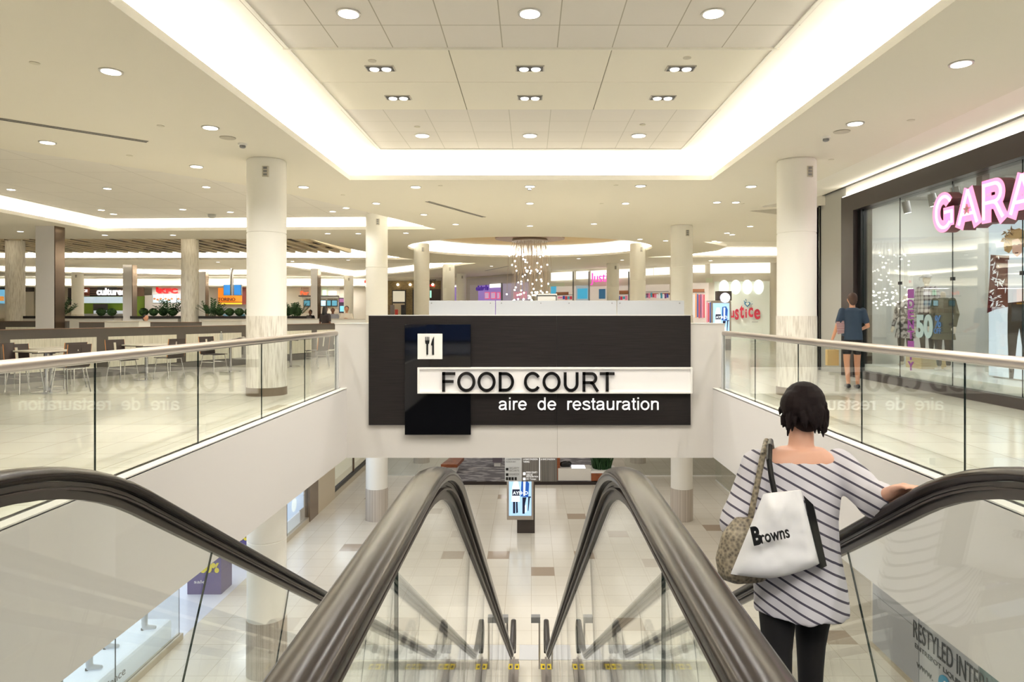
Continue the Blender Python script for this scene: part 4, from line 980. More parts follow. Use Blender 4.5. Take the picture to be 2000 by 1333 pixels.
t = thing('bench', 'long white bench on the lounge platform carrying a black bag', 'bench', (PX(1120, d), d, zf)); z1 = zf+.12
mb = MB(); mb.box(PX(1090, d), PX(1155, d), d+.05, d+.7, z1, z1+.46); mb.build('seat_block', mat('white bench', (226, 222, 214), .35), t, bevel=.01)
mb = MB(); mb.box(PX(1117, d), PX(1144, d), d+.06, d+.6, z1+.46, z1+.47); mb.build('inlay', emis('glowing inlay', (245, 245, 255), .9), t)
t = thing('duffel_bag', 'black bag lying on the white lower floor bench', 'bag', (PX(1106, d), d+.35, z1+.48)); blob('bag_body', [('c', (PX(1099, d), d+.3, z1+.56), (PX(1112, d), d+.35, z1+.56), .1, .11), ('e', (PX(1104, d), d+.3, z1+.6), (.14, .1, .09))], .02, BLACK, t, 3)
t = thing('wooden_planter', 'reddish wooden planter with dark grass on the lounge platform', 'planter', (PX(1180, d), d+.3, zf)); mb = MB(); mb.box(PX(1155, d), PX(1204, d), d+.02, d+.9, z1, z1+.3); mb.build('box', WOOD, t); mb = MB(); mb.box(PX(1154, d), PX(1205, d), d+.0, d+.92, z1+.3, z1+.38); mb.build('rim', WHITE, t)
LEAF = mat('dark green leaves', (38, 74, 34), .6)
def grass(cx, cy, z, rx, ry, h, n, m, parent, name='foliage', w_=.02, seed=1):
    rd = random.Random(seed); mb = MB()
    for i in range(n):
        a = rd.random()*6.28; r_ = math.sqrt(rd.random()); x, y = cx+rx*r_*math.cos(a), cy+ry*r_*math.sin(a)
        hh = h*rd.uniform(.6, 1); lx, ly = rd.uniform(-.35, .35)*hh, rd.uniform(-.35, .35)*hh; b = rd.random()*3.14; dx, dy = w_*math.cos(b), w_*math.sin(b)
        p0, p1, p2 = Vector((x, y, z)), Vector((x+lx*.4, y+ly*.4, z+hh*.6)), Vector((x+lx, y+ly, z+hh)); D_ = Vector((dx, dy, 0))
        mb.add([p0-D_*.5, p0+D_*.5, p1+D_, p1-D_, p2], [(0, 1, 2, 3), (3, 2, 4)])
    return mb.build(name, m, parent)
grass(PX(1178, d), d+.45, z1+.32, .35, .3, .62, 380, LEAF, t, seed=3)
t = thing('wooden_bench', 'low reddish wooden bench at the corner of the grey carpet', 'bench', (PX(880, d), d+1.5, zf)); mb = MB(); mb.prism([(PX(861, d+1), 0), (PX(893, d+1), 0), (PX(900, d+1), 1.3), (PX(872, d+1), 1.3)], (0, d+1.0, zf+.40), X_, Y_, Z_, .12); mb.build('seat', WOOD, t); mb = MB(); mb.box(PX(868, d+1), PX(890, d+1), d+1.1, d+2.1, zf+.14, zf+.40); mb.build('base', WHITE, t)
for px_, lb in ((971, 'square grey stool on the carpet beside the hanging directory'),):
    dd = 27.; t = thing('stool', lb, 'stool', (PX(px_, dd), dd, zf)); mb = MB(); mb.box(PX(px_-9, dd), PX(px_+9, dd), dd, dd+.5, zf+.3, zf+.62); mb.build('seat', mat('grey lilac fabric', (120, 112, 120), .9), t, bevel=.01); mb = MB(); mb.box(PX(px_-6, dd), PX(px_+6, dd), dd+.05, dd+.4, zf+.14, zf+.3); mb.build('base', WHITE, t)
# armchair back beside the bench
t = thing('wooden_screen', 'upright reddish wooden end panel behind the white bench', 'panel', (PX(1091, d), d+.2, zf)); mb = MB(); mb.box(PX(1088, d), PX(1094, d), d+.1, d+1.2, z1, z1+.9); mb.build('panel', WOOD, t, bevel=.01)
# glass guards on the lower floor
def guard(p0, p1, zb, label, n=3, frost=False):
    p0, p1 = Vector(p0), Vector(p1); t = thing('glass_guard', label, 'glass guard', ((p0.x+p1.x)/2, (p0.y+p1.y)/2, zb)); u = (p1-p0).normalized(); L = (p1-p0).length; nn = Vector((-u.y, u.x, 0))
    for i in range(n):
        mb = MB(); mb.ob((p0.x+u.x*(L*i/n+.01), p0.y+u.y*(L*i/n+.01), zb+.03), (u.x, u.y, 0), Z_, nn, L/n-.02, 1.0, .012); mb.m = [0]*6; mb.build('glass_panel', GLASS, t)
    mb = MB(); mb.tube([(p0.x, p0.y, zb+1.06), (p1.x, p1.y, zb+1.06)], .03, 10); mb.build('handrail', SATIN, t, 40)
    mb = MB(); mb.ob((p0.x, p0.y, zb), (u.x, u.y, 0), Z_, nn, L, .04, .03); mb.build('base_rail', WHITE, t)
guard((-5.5, 26), (-2.95, 26), -4.8, 'lower floor glass guard behind the column on the storefront side', 2)
guard((3.6, 26), (7.3, 26), -4.8, 'lower floor glass guard facing the escalator foot beyond the planter', 2)
guard((6.9, 25.4), (6.9, 19.5), -4.8, 'lower floor glass guard running along the far opening', 3)
# ------------------------------------------------------------ lower storefronts, food court side (wall x = -6.65)
SX = -6.65; zt = -1.3
ALU = mat('pale champagne frame', (200, 190, 170), .35, .4)
t = thing('shoe_shop_front', 'lower floor shoe shop window with white plinths and pale boots', 'shop front', (SX, 10, -4.8))
mb = MB(); mb.box(SX-.05, SX+.05, 7.6, 13.0, -4.8, -4.68); mb.build('sill', ALU, t)
for a, b in ((7.6, 9.2), (9.2, 10.95), (10.95, 12.95)):
    mb = MB(); mb.box(SX-.006, SX+.006, a+.006, b-.006, -4.68, zt); mb.m = [1, 1, 1, 1, 0, 0]; mb.build('glass_pane', [SHOPG, EDGE], t)
mb = MB(); mb.box(SX-.05, SX+.05, 6.0, 7.55, -4.8, zt); mb.box(SX-.4, SX-.05, 8.9, 9.8, -4.8, zt); mb.build('grey_pier', mat('grey green pier', (110, 118, 116), .4), t)
text('window_lettering', 'experience', (SX+.012, 10.2, -4.55), Y_, X_, 1.0, .16, .004, GREY, t)
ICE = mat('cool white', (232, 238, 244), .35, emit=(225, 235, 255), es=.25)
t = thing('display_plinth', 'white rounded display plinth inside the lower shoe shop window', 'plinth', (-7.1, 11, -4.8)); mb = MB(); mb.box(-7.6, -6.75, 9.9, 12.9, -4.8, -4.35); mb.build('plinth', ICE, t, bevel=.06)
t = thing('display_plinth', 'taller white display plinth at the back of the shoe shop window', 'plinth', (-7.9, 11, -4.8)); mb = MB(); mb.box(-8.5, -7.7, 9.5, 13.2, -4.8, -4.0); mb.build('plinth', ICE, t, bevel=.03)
BOOT = mat('pale silver boot', (206, 208, 212), .35); 
def boot(x, y, z, label, rz=0):
    t = thing('boot', label, 'boot', (x, y, z)); blob('upper', [('l', [(Vector((x, y, z+.08)), .05, .05), (Vector((x, y, z+.25)), .055, .055), (Vector((x, y, z+.42)), .07, .07)]), ('c', (x, y, z+.05), (x+.17, y+.02, z+.04), .048, .036)], .012, BOOT, t, 3); mb = MB(); mb.box(x-.05, x-.01, y-.03, y+.03, z, z+.04); mb.build('heel', BLACK, t); return t
boot(-7.0, 12.4, -4.35, 'pale tall boot nearest the shop doorway on the white plinth'); boot(-7.25, 11.7, -4.35, 'pale tall boot in the middle of the white plinth'); boot(-7.1, 11.0, -4.35, 'pale tall boot behind the glass joint of the shoe shop'); boot(-7.25, 10.3, -4.35, 'pale tall boot nearest the grey pier')
mb = MB(); mb.box(-9.1, SX, 13.05, 13.1, -4.8, zt) if 0 else None
PUR = mat('purple display block', (92, 82, 132), .5); YT = mat('yellow sale text', (232, 214, 60), .5)
for (xa, xb, dd, top_, lb) in ((366, 432, 15.05, -3.6, 'purple sale display block nearest the shoe shop'), (443, 484, 17.2, -3.6, 'purple sale display block further along behind the column')):
    x0, x1 = PX(xa, dd), PX(xb, dd); t = thing('sale_display', lb, 'display', ((x0+x1)/2, dd, -4.8))
    mb = MB(); mb.box(x0, x1, dd, dd+.55, -4.8, top_); mb.build('block', PUR, t); text('sale_text', '50%', (x0+.3, dd, -4.32), X_, -Y_, .4, .22, .006, YT, t, bold=.06)
    text('sale_text', 'sale', (x0+.15, dd, -4.55), X_, -Y_, .25, .07, .006, WHITE, t)
# entrance floor of white light and back wall
mb = MB(); mb.box(-9.1, SX-.0, 12.98, 17.5, -4.8, -4.795); struct('floor', mb, mat('shop vinyl floor', (226, 230, 240), .12))
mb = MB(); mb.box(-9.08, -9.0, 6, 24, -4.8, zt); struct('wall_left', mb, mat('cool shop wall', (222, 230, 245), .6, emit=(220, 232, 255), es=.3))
t = thing('glazed_shop_front', 'lower floor glazed shop front with blue poster between stone piers', 'shop front', (SX, 18.5, -4.8))
SX2 = -6.62
mb = MB(); mb.box(SX2-.05, SX2+.06, 17.4, 20.3, -4.8, -4.66); mb.build('sill', ALU, t)
for a, b in ((17.5, 18.6), (18.6, 20.3)):
    mb = MB(); mb.box(SX2-.006, SX2+.006, a+.005, b-.005, -4.66, zt); mb.m = [1, 1, 1, 1, 0, 0]; mb.build('glass_pane', [SHOPG, EDGE], t)
mb = MB(); mb.box(SX2-.12, SX2-.10, 18.6, 20.28, -4.35, -2.3); p_ = mb.build('poster', emis('poster light blue', (190, 215, 250), .8), t)
mb = MB(); mb.box(SX2-.10, SX2-.095, 19.75, 20.25, -3.75, -3.2); mb.build('poster_picture', emis('poster blue', (60, 150, 240), .9), p_)
mb = MB(); mb.prism([(.2*math.cos(i*math.pi/10), .2*math.sin(i*math.pi/10)) for i in range(20)], (SX2-.10, 19.45, -4.05), Y_, Z_, X_, .006); mb.build('poster_badge', emis('screen white', (240, 250, 255), 1.2), p_)
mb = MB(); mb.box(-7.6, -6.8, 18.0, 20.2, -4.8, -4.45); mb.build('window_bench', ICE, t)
t = thing('stone_pier', 'dark brown mirrored pier beside the blue poster window', 'pier', (SX2, 20.7, -4.8)); mb = MB(); mb.box(SX2-.3, SX2+.08, 20.3, 21.1, -4.8, zt); mb.build('pier', mat('bronze mirror', (128, 108, 88), .15, .8), t)
t = thing('stone_pier', 'beige stone pier beside the dark brown mirrored pier', 'pier', (SX2, 22, -4.8)); mb = MB(); mb.box(SX2-.3, SX2+.08, 21.1, 22.9, -4.8, zt); mb.build('pier', mat('beige stone', (205, 190, 162), .3), t)
t = thing('gold_shop_front', 'lower floor shop window with black lower rail and pale gold display', 'shop front', (SX2, 25, -4.8))
mb = MB(); mb.box(SX2-.05, SX2+.08, 22.9, 32, -4.8, -4.62); mb.build('sill', ALU, t); mb = MB(); mb.box(SX2-.03, SX2+.05, 22.9, 32, -4.62, -4.5); mb.build('lower_rail', BLACK, t)
for a, b in ((22.9, 25.6), (25.6, 28.4), (28.4, 32)):
    mb = MB(); mb.box(SX2-.006, SX2+.006, a+.03, b-.03, -4.5, zt); mb.m = [1, 1, 1, 1, 0, 0]; mb.build('glass_pane', [SHOPG, EDGE], t)
    mb = MB(); mb.box(SX2-.03, SX2+.03, b-.04, b+.04, -4.5, zt); mb.build('mullion', mat('brown mullion', (96, 74, 56), .4), t)
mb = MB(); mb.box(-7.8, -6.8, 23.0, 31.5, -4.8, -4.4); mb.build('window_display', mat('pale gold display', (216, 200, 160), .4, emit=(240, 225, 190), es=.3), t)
mb = MB(); mb.box(-7.9, -7.8, 22.9, 32, -4.8, zt); mb.build('display_back', mat('slate blue back', (120, 126, 150), .6), t)
mb = MB(); mb.box(-10.4, -6.7, 32, 32.1, -4.8, zt); struct('wall_back', mb, mat('lower wall', (226, 220, 206), .6))
# ------------------------------------------------------------ lower storefront, shopper side
RX = 6.38
t = thing('restyled_hoarding', 'lower floor glazed front with grey film and thin interior sale lettering', 'shop front', (RX, 9, -4.8))
FILM = mat('grey window film', (176, 178, 182), .35); TEAL = mat('teal glass film', (120, 140, 140), .1)
mb = MB(); mb.box(RX-.03, RX+.05, 4, 12.75, -4.8, -4.72); mb.build('sill', ALU, t)
cs = [4.0, 5.9, 7.8, 9.7, 11.2, 12.72]
for i, (a, b) in enumerate(zip(cs[:-1], cs[1:])):
    mb = MB(); mb.box(RX, RX+.012, a+.01, b-.01, -4.72, -3.8); mb.build('lower_pane', FILM, t); mb = MB(); mb.box(RX, RX+.012, a+.01, b-.01, -3.79, zt); mb.build('upper_pane', FILM if i > 2 else TEAL, t)
TG = mat('charcoal vinyl', (70, 74, 76), .5)
text('sale_lettering', 'RESTYLED INTERIOR', (RX-.006, 11.35, -3.98), -Y_, -X_, 2.2, .30, .004, TG, t)
text('sale_lettering', 'ENTREPOT LIQUIDATION', (RX-.006, 11.3, -4.14), -Y_, -X_, 1.7, .09, .004, TG, t); text('sale_lettering', 'www.', (RX-.006, 11.25, -4.42), -Y_, -X_, .45, .08, .004, TG, t)
mb = MB(); mb.prism([(.17*math.cos(i*math.pi/12), .17*math.sin(i*math.pi/12)) for i in range(24)], (RX-.006, 10.48, -4.34), -Y_, Z_, -X_, .006); b_ = mb.build('round_badge', mat('badge blue', (60, 150, 190), .4), t)
text('badge_letter', 'f', (RX-.013, 10.53, -4.44), -Y_, -X_, .09, .2, .004, WHITE, b_, bold=.03)
mb = MB(); mb.prism([(.13*math.cos(i*math.pi/12), .13*math.sin(i*math.pi/12)) for i in range(24)], (RX-.006, 10.12, -4.36), -Y_, Z_, -X_, .006); mb.build('round_badge', mat('badge blue', (60, 150, 190), .4), t)
mb = MB(); mb.box(RX+.01, 9.6, 12.72, 12.78, -4.8, zt); struct('wall_right', mb, mat('lower wall', (226, 220, 206), .6))
mb = MB(); mb.box(8.6, 8.7, 12.7, 26, -4.8, zt); struct('wall_right', mb, mat('lower wall', (226, 220, 206), .6))
# ------------------------------------------------------------ low partitions of the food court
PAN = streak_mat('cream grained panel', (206, 202, 184), (226, 222, 206), (20, 20, 1.2), 2, .5, .35, .6); PDK = mat('partition dark frame', (84, 78, 72), .4)
def partition(p0, p1, h, label, z=0, seg=2.05, ph=None, top=PDK, cap=None):
    p0, p1 = Vector(p0), Vector(p1); t = thing('low_partition', label, 'partition', ((p0.x+p1.x)/2, (p0.y+p1.y)/2, z)); u = (p1-p0).normalized(); n = Vector((-u.y, u.x)); L = (p1-p0).length
    U, Nn = (u.x, u.y, 0), (n.x, n.y, 0)
    mb = MB(); mb.ob((p0.x, p0.y, z), U, Z_, Nn, L, h-.01, .14); mb.build('frame', PDK, t)
    mb = MB(); mb.ob((p0.x-n.x*.015, p0.y-n.y*.015, z+h-.012), U, Z_, Nn, L, .014, .17); mb.build('top_cap', mat('walnut cap', (128, 96, 76), .4), t)
    k = max(1, round(L/seg)); s_ = L/k
    for i in range(k):
        for sd in (-.008, .14):
            mb = MB(); q = p0+u*(i*s_+.13)+n*sd; mb.ob((q.x, q.y, z+.20), U, Z_, Nn, s_-.26, h-.40, .008); mb.build('panel', PAN, t)
    mb = MB(); mb.ob((p0.x-n.x*.004, p0.y-n.y*.004, z+.0), U, Z_, Nn, L, .18, .004); mb.build('kick_plate', mat('grey kick plate', (116, 112, 108), .4), t)
    return t
partition((-14.0, 7.2), (-10.35, 13.4), 1.085, 'dark framed low partition nearest the camera end of the food court')
partition((-10.35, 13.4), (-7.8, 18.7), 1.085, 'dark framed low partition with cream panels behind the café tables')
partition((-7.8, 18.7), (-6.2, 22.6), 1.085, 'dark framed low partition ending behind the sign bulkhead', seg=1.6)
partition((-24, 22.5), (-15.6, 23.0), 1.15, 'low partition seen beyond the big square column, burger picture side')
partition((-14.2, 21.5), (-10.2, 22.0), 1.13, 'low partition in the food court in front of the seated diner')
WCT = mat('white planter laminate', (222, 220, 214), .35)
DKP = mat('planter black top', (34, 30, 30), .5)
def planter(x0, x1, y, label, bushes, tall, seed):
    t = thing('planter_wall', label, 'planter', ((x0+x1)/2, y, 0)); mb = MB(); mb.box(x0, x1, y, y+.5, 0, 1.22); mb.build('wall', WCT, t)
    mb = MB(); mb.box(x0-.03, x1+.03, y-.03, y+.53, 1.22, 1.31); mb.build('black_rim', DKP, t)
    return t
planter(-22, -20.2, 25.0, 'white planter wall with black rim below the burger picture', 0, 0, 1)
planter(-19.0, -15.6, 25.6, 'white planter wall with black rim beside the big square column', 0, 0, 1)
planter(-14.6, -12.9, 25.0, 'white planter wall with black rim left open before the chicken stall'.replace('left ', ''), 0, 0, 1)
planter(-12.1, -8.2, 25.0, 'white planter wall with black rim before the orange food stall', 0, 0, 1)
BUSH = mat('bush green', (34, 62, 28), .8); k_ = N(BUSH); o_, _x = k_.obj(); k_.l(k_.ramp(k_.noise(o_, 40, 3), [(.35, (16, 34, 14)), (.65, (62, 100, 46))]), k_.b.inputs['Base Color'])
def leafy(name, x, y, z, r, label, n, cat, grp, tall, seed):
    t = thing(name, label, cat, (x, y, z), grp); rd = random.Random(seed); mb = MB()
    if not tall:
        mb.ball((x, y, z+r*.8), (r*.9, r*.9, r*.8), 14, 9)
        for i in range(n):
            v = Vector((rd.gauss(0, 1), rd.gauss(0, 1), abs(rd.gauss(0, 1)))).normalized(); p = Vector((x, y, z+r*.75))+v*r*.85; a = v.orthogonal().normalized()*.03; b = v.cross(a).normalized()*.03
            mb.add([p-a, p+b+v*.02, p+a+v*.03, p-b+v*.02], [(0, 1, 2, 3)])
        mb.build('foliage', BUSH, t)
    else:
        for i in range(n):
            a = rd.random()*6.28; L = r*rd.uniform(.7, 1.2); el_ = rd.uniform(.5, 1.4); d_ = Vector((math.cos(a)*math.cos(el_), math.sin(a)*math.cos(el_), math.sin(el_))); p0 = Vector((x+rd.uniform(-.15, .15), y, z)); p1 = p0+d_*L; mb.tube([p0, p1], .006, 4)
            for q in range(12):
                f = .25+.75*q/12; p = p0.lerp(p1, f); sd = d_.cross(Z_).normalized()*(1 if q % 2 else -1); e = p+sd*.10+d_*.05; w2 = d_*.03
                mb.add([p, p.lerp(e, .5)+w2, e, p.lerp(e, .5)-w2], [(0, 1, 2, 3)])
        mb.build('foliage', LEAF, t)
    return t
b0 = leafy('round_bush', -8.6, 25.25, 1.31, .17, 'clipped round bush in the row along the black rimmed planter', 160, 'bush', 'clipped bushes on the planter walls', False, 1)
xs = [-8.95-.36*i for i in range(8)]+[-13.2-.36*i for i in range(4)]+[-15.8, -16.2, -20.4]
for x in xs: copy_tree(b0, (x, 25.25 if x > -15 else 25.8, 1.31), random.random()*6)
for i, (x, y, r_, lb) in enumerate(((-20.9, 25.3, .5, 'leafy plant in the planter below the burger picture'), (-17.7, 25.8, .62, 'leafy plant beside the big square column'), (-13.3, 25.2, .66, 'leafy plant with long fronds on the chicken stall side of the marble column'), (-11.75, 25.2, .62, 'leafy plant with long fronds on the orange stall side of the marble column'), (-8.5, 24.8, .5, 'small leafy plant at the planter end behind the nearest column'))):
    leafy('potted_fern', x, y, 1.31, r_, lb, 26, 'plant', None, True, 10+i)
# white counters behind the partitions
for (x0, x1, y, h_, lb) in ((-12.4, -11.4, 19.9, 1.18, 'white waste counter behind the low partition'), (-9.9, -8.7, 20.6, 1.2, 'white waste counter near the seated diner with the phone'), (-8.8, -5.6, 24.2, 1.22, 'long white counter running behind the bulkhead end')):
    t = thing('service_counter', lb, 'counter', ((x0+x1)/2, y, 0)); mb = MB(); mb.box(x0, x1, y, y+.6, 0, h_-.03); mb.build('body', WCT, t); mb = MB(); mb.box(x0-.02, x1+.02, y-.02, y+.62, h_-.03, h_); mb.build('top', mat('counter top', (190, 182, 168), .3), t)
# ------------------------------------------------------------ café tables and chairs
CHW = mat('dark walnut shell', (58, 48, 44), .4); CHE = mat('plywood edge', (206, 140, 84), .5); TT = mat('table top laminate', (222, 216, 200), .25)
def chair0():
    t = thing('cafe_chair', 'dark café chair at the table nearest the big square column', 'chair', (0, 0, 0))
    # seat faces +X
    prof = []
    mb = MB(); mb.box(-.20, .22, -.20, .20, .445, .458); mb.box(-.215, -.20, -.20, .20, .45, .50); mb.build('seat', CHW, t, bevel=.004)
    mb = MB()
    for sy in (-1, 1):
        a, b = sorted((sy*.03, sy*.20)); pts = [(-.205, .47), (-.225, .47), (-.275, .86), (-.262, .86)]
        mb.prism(pts, (0, a, 0), X_, Z_, Y_, b-a)
    mb.prism([(-.265, .80), (-.2495, .80), (-.262, .86), (-.275, .86)], (0, -.03, 0), X_, Z_, Y_, .06); mb.prism([(-.225, .47), (-.205, .47), (-.22, .56), (-.236, .56)], (0, -.03, 0), X_, Z_, Y_, .06)
    mb.build('backrest', CHW, t)
    mb = MB()
    for sy in (-1, 1): mb.prism([(-.203, .47), (-.227, .47), (-.277, .862), (-.260, .862)], (0, sy*.202-.002, 0), X_, Z_, Y_, .004)
    mb.build('plywood_edge', CHE, t)
    for sx, sy in ((1, 1), (1, -1), (-1, 1), (-1, -1)):
        mb = MB(); mb.tube([(sx*.17, sy*.16, .44), (sx*.23+(-.02 if sx < 0 else 0), sy*.20, .0)], .0105, 8); mb.build('leg', CHROME, t, 40)
    mb = MB()
    for sy in (-1, 1): mb.tube([(-.195, sy*.175, .27), (.195, sy*.175, .27)], .007, 6)
    mb.tube([(.17, -.16, .435), (.17, .16, .435)], .009, 6); mb.tube([(-.17, -.16, .435), (-.17, .16, .435)], .009, 6); mb.build('stretcher', CHROME, t, 40)
    return t
def table0():
    t = thing('cafe_table', 'square pale café table nearest the camera by the low partition', 'table', (0, 0, 0))
    mb = MB(); mb.box(-.38, .38, -.34, .34, .725, .75); mb.build('table_top', TT, t, bevel=.003)
    mb = MB(); mb.box(-.383, .383, -.343, .343, .715, .726); mb.build('top_edge', CHW, t)
    mb = MB(); mb.tube([(0, 0, .02), (0, 0, .70)], .035, 16); mb.build('pedestal', CHROME, t, 40)
    mb = MB(); mb.lathe((0, 0, 0), [(.24, 0), (.24, .012), (.04, .03)], 28); mb.build('base_plate', CHROME, t, 40)
    mb = MB(); mb.box(-.25, .25, -.02, .02, .69, .715); mb.box(-.02, .02, -.22, .22, .69, .715); mb.build('bracket', DARK, t)
    return t
c0_, t0_ = chair0(), table0(); G = 'café chairs beside the low partition'; GT = 'café tables beside the low partition'; c0_['group'] = G; t0_['group'] = GT
a0 = math.atan2(5.3, 2.55)
def put(d, px): return (PX(px, d), d, 0)
t0_.location = put(12.2, 90); t0_.rotation_euler = (0, 0, a0-math.pi/2)
tb2 = copy_tree(t0_, put(13.0, 100), a0-math.pi/2, 'square pale café table pushed against the nearest one')
tb3 = copy_tree(t0_, put(14.5, 286), a0-math.pi/2, 'square pale café table standing alone between two dark chairs')
tb4 = copy_tree(t0_, put(16.4, 450), a0-math.pi/2, 'square pale café table carrying the water bottle')
tb5 = copy_tree(t0_, put(18.0, 568), a0-math.pi/2, 'square pale café table behind the nearest white column')
c0_.location = put(12.0, 48); c0_.rotation_euler = (0, 0, a0-math.pi/2)
for d_, p_, rz, lb in ((12.4, 20, 0, 'dark café chair furthest out at the nearest pair of tables'), (12.15, 138, math.pi, 'dark café chair facing back across the nearest table'), (12.9, 132, math.pi, 'dark café chair behind another at the second of the paired tables'),
    (14.1, 240, 0, 'dark café chair on the open side of the lone café table'), (14.8, 330, math.pi, 'dark café chair with tall back between lone table and partition post'), (16.0, 418, 0, 'dark café chair at the table with the water bottle'), (17.6, 618, math.pi, 'dark café chair seen through the last railing panel'), (18.6, 640, math.pi, 'dark café chair beside the bulkhead end'), (18.2, 528, 0, 'dark café chair mostly hidden by the nearest white column')):
    copy_tree(c0_, put(d_, p_), a0-math.pi/2+rz, lb)
t = thing('water_bottle', 'clear plastic water bottle standing on a café table', 'bottle', (PX(436, 16.4), 16.3, .75))
BOT = glass_mat('bottle plastic', (.85, .9, .95), 2.5); mb = MB(); mb.lathe((PX(436, 16.4), 16.3, .75), [(.03, 0), (.033, .02), (.033, .14), (.012, .19), (.012, .205)], 16); mb.build('bottle', BOT, t, 40); mb = MB(); mb.lathe((PX(436, 16.4), 16.3, .955), [(.014, 0), (.014, .018)], 12); mb.build('cap', WHITE, t)
t = thing('newspaper', 'crumpled pile of papers on the table beside the white column', 'papers', (PX(462, 16.4), 16.4, .75)); mb = MB(); mb.ob((PX(452, 16.4), 16.2, .752), (1, .2, .1), (0, 1, .1), (0, -.1, 1), .32, .25, .02); mb.ob((PX(458, 16.4), 16.25, .78), (1, -.2, .25), (.1, 1, 0), (-.2, 0, 1), .22, .2, .015); mb.build('sheets', mat('newsprint', (196, 190, 182), .8), t)
# ------------------------------------------------------------ food court stalls along the back (y = 50)
DB = 50.0
def qbox(mb, xa, xb, ya, yb, d, dep=.06, mi=0): return mb.box(PX(xa, d), PX(xb, d), d, d+dep, PZ(yb, d), PZ(ya, d), mi)
def stall(label, xa, xb, cat='food stall'):
    return thing('food_stall', label, cat, (PX((xa+xb)/2, DB), DB, 0))
def q(name, xa, xb, ya, yb, m, t, lift=0, dep=.06): mb = MB(); qbox(mb, xa, xb, ya, yb, DB-lift, dep); return mb.build(name, m, t)
def qt(name, s, xa, xb, ya, yb, m, t, lift=.1, bold=.02): return text(name, s, (PX(xa, DB), DB-lift, PZ(yb, DB)), X_, -Y_, PX(xb, DB)-PX(xa, DB), PZ(ya, DB)-PZ(yb, DB), .05, m, t, bold=bold)
WLIT = emis('lit white letters', (255, 252, 248), 1.0); MENU = emis('lit menu board', (205, 222, 232), .5); RED = emis('lit red', (224, 24, 30), .55); ORG = emis('lit orange', (240, 130, 30), .55); BLU = emis('lit blue', (40, 130, 210), .6)
GRN = mat('green stall wall', (128, 156, 44), .5); BRN = mat('chestnut panel', (124, 62, 36), .5)
mb = MB(); mb.box(-42, PX(716, DB), DB-.3, DB-.25, PZ(545.5, DB)+.02, CZ+.001); mb.box(-42, PX(716, DB), DB-.3, 52, PZ(561, DB)-.02, PZ(561, DB)); struct('ceiling', mb, COVEM)
mb = MB(); mb.box(-42, PX(716, DB), DB+.25, DB+.3, PZ(561, DB), CZ); struct('wall_back', mb, COVEM)
mb = MB(); x = -42
while x < PX(716, DB)-1.5: mb.box(x, x+1.98, DB+.02, DB+.10, PZ(561, DB)+.01, PZ(561, DB)+.03); x += 2
tag(mb.build('cove_light', emis('back cove lamp', (255, 250, 240), 30.0)), 'hidden light strip above the row of food stalls along the back', 'cove light')
mb = MB(); mb.box(-42, PX(716, DB), DB-.3, DB-.27, PZ(561, DB)-.02, PZ(561, DB)+.10); struct('trim_6', mb, CREAM)
t = stall('food stall with glowing burger picture at the far edge of the food court', 0, 45)
q('fascia', -50, 66, 561, 570, DARK, t); q('wall', -50, 66, 570, 622, mat('stall cream wall', (212, 204, 190), .6), t, -.1)
p_ = q('burger_picture', -6, 13, 566, 593, emis('picture blue', (120, 190, 225), .5), t, .05)
mb = MB()
for r_, h_, z_ in ((.30, .12, .0), (.33, .05, .12), (.30, .16, .17)): mb.lathe((PX(3, DB), DB-.12, PZ(588, DB)+z_), [(r_, 0), (r_, h_*.5), (r_*.8, h_)], 16, sy=.15)
mb.build('burger_shape', emis('burger', (196, 130, 60), .7), p_)
t = stall('black food stall with white script sign and lit menu boards', 128, 262)
q('fascia', 133, 160, 563, 596, mat('espresso panel', (46, 36, 34), .5), t); q('side_sign', 160, 175.5, 559, 578, BRN, t, .05); qt('side_letters', 'ICE', 163, 173.5, 566, 571, WLIT, t, .12)
q('sign_panel', 175.5, 242, 559, 579, mat('black sign wood', (34, 28, 28), .5), t, .04)
mb = MB()
for k in range(4): qbox(mb, 176, 190, 561.5+k*4.4, 563+k*4.4, DB-.06, .02); qbox(mb, 228, 242, 561.5+k*4.4, 563+k*4.4, DB-.06, .02)
mb.build('sign_slats', mat('slat brown', (122, 92, 74), .5), t)
qt('script_letters', 'cultures', 191.5, 247, 563, 577, WLIT, t, .12, .035)
q('end_slats', 268, 281, 559, 579, mat('slat brown', (122, 92, 74), .5), t); q('green_wall', 160, 282, 579, 622, GRN, t, -.5)
for k in range(4): q('menu_board', 161+k*25, 185+k*25, 580, 592.5, MENU, t, .02)
q('cabinet', 182, 206, 594, 612, mat('dark cabinet', (62, 60, 62), .5), t, .1, .3); q('counter', 160, 244, 613, 640, mat('steel counter', (170, 172, 174), .3, .6), t, 2.0, .6); q('display_case', 183, 244, 607, 614, emis('lit display case', (215, 222, 230), .4), t, 1.6, .4)
t = stall('white food stall with red slanted KFC letters and lit menu boards', 285, 356)
q('sign_panel', 297, 357, 558, 577, mat('white stall panel', (236, 234, 230), .4), t); q('wall', 283, 357, 577, 628, mat('stall grey wall', (204, 196, 188), .5), t, -.05)
qt('red_letters', 'KFC', 313, 349, 564, 573.5, RED, t, .1, .06)
q('emblem_field', 298, 306, 559, 574, mat('emblem white', (240, 238, 236), .4), t, .04); mb = MB(); mb.prism([(PX(a, DB), PZ(b, DB)) for a, b in ((306, 560), (309, 560), (312, 566), (312, 574), (306, 570))], (0, DB-.08, 0), X_, Z_, Y_, .03); mb.build('emblem_stripe', RED, t)
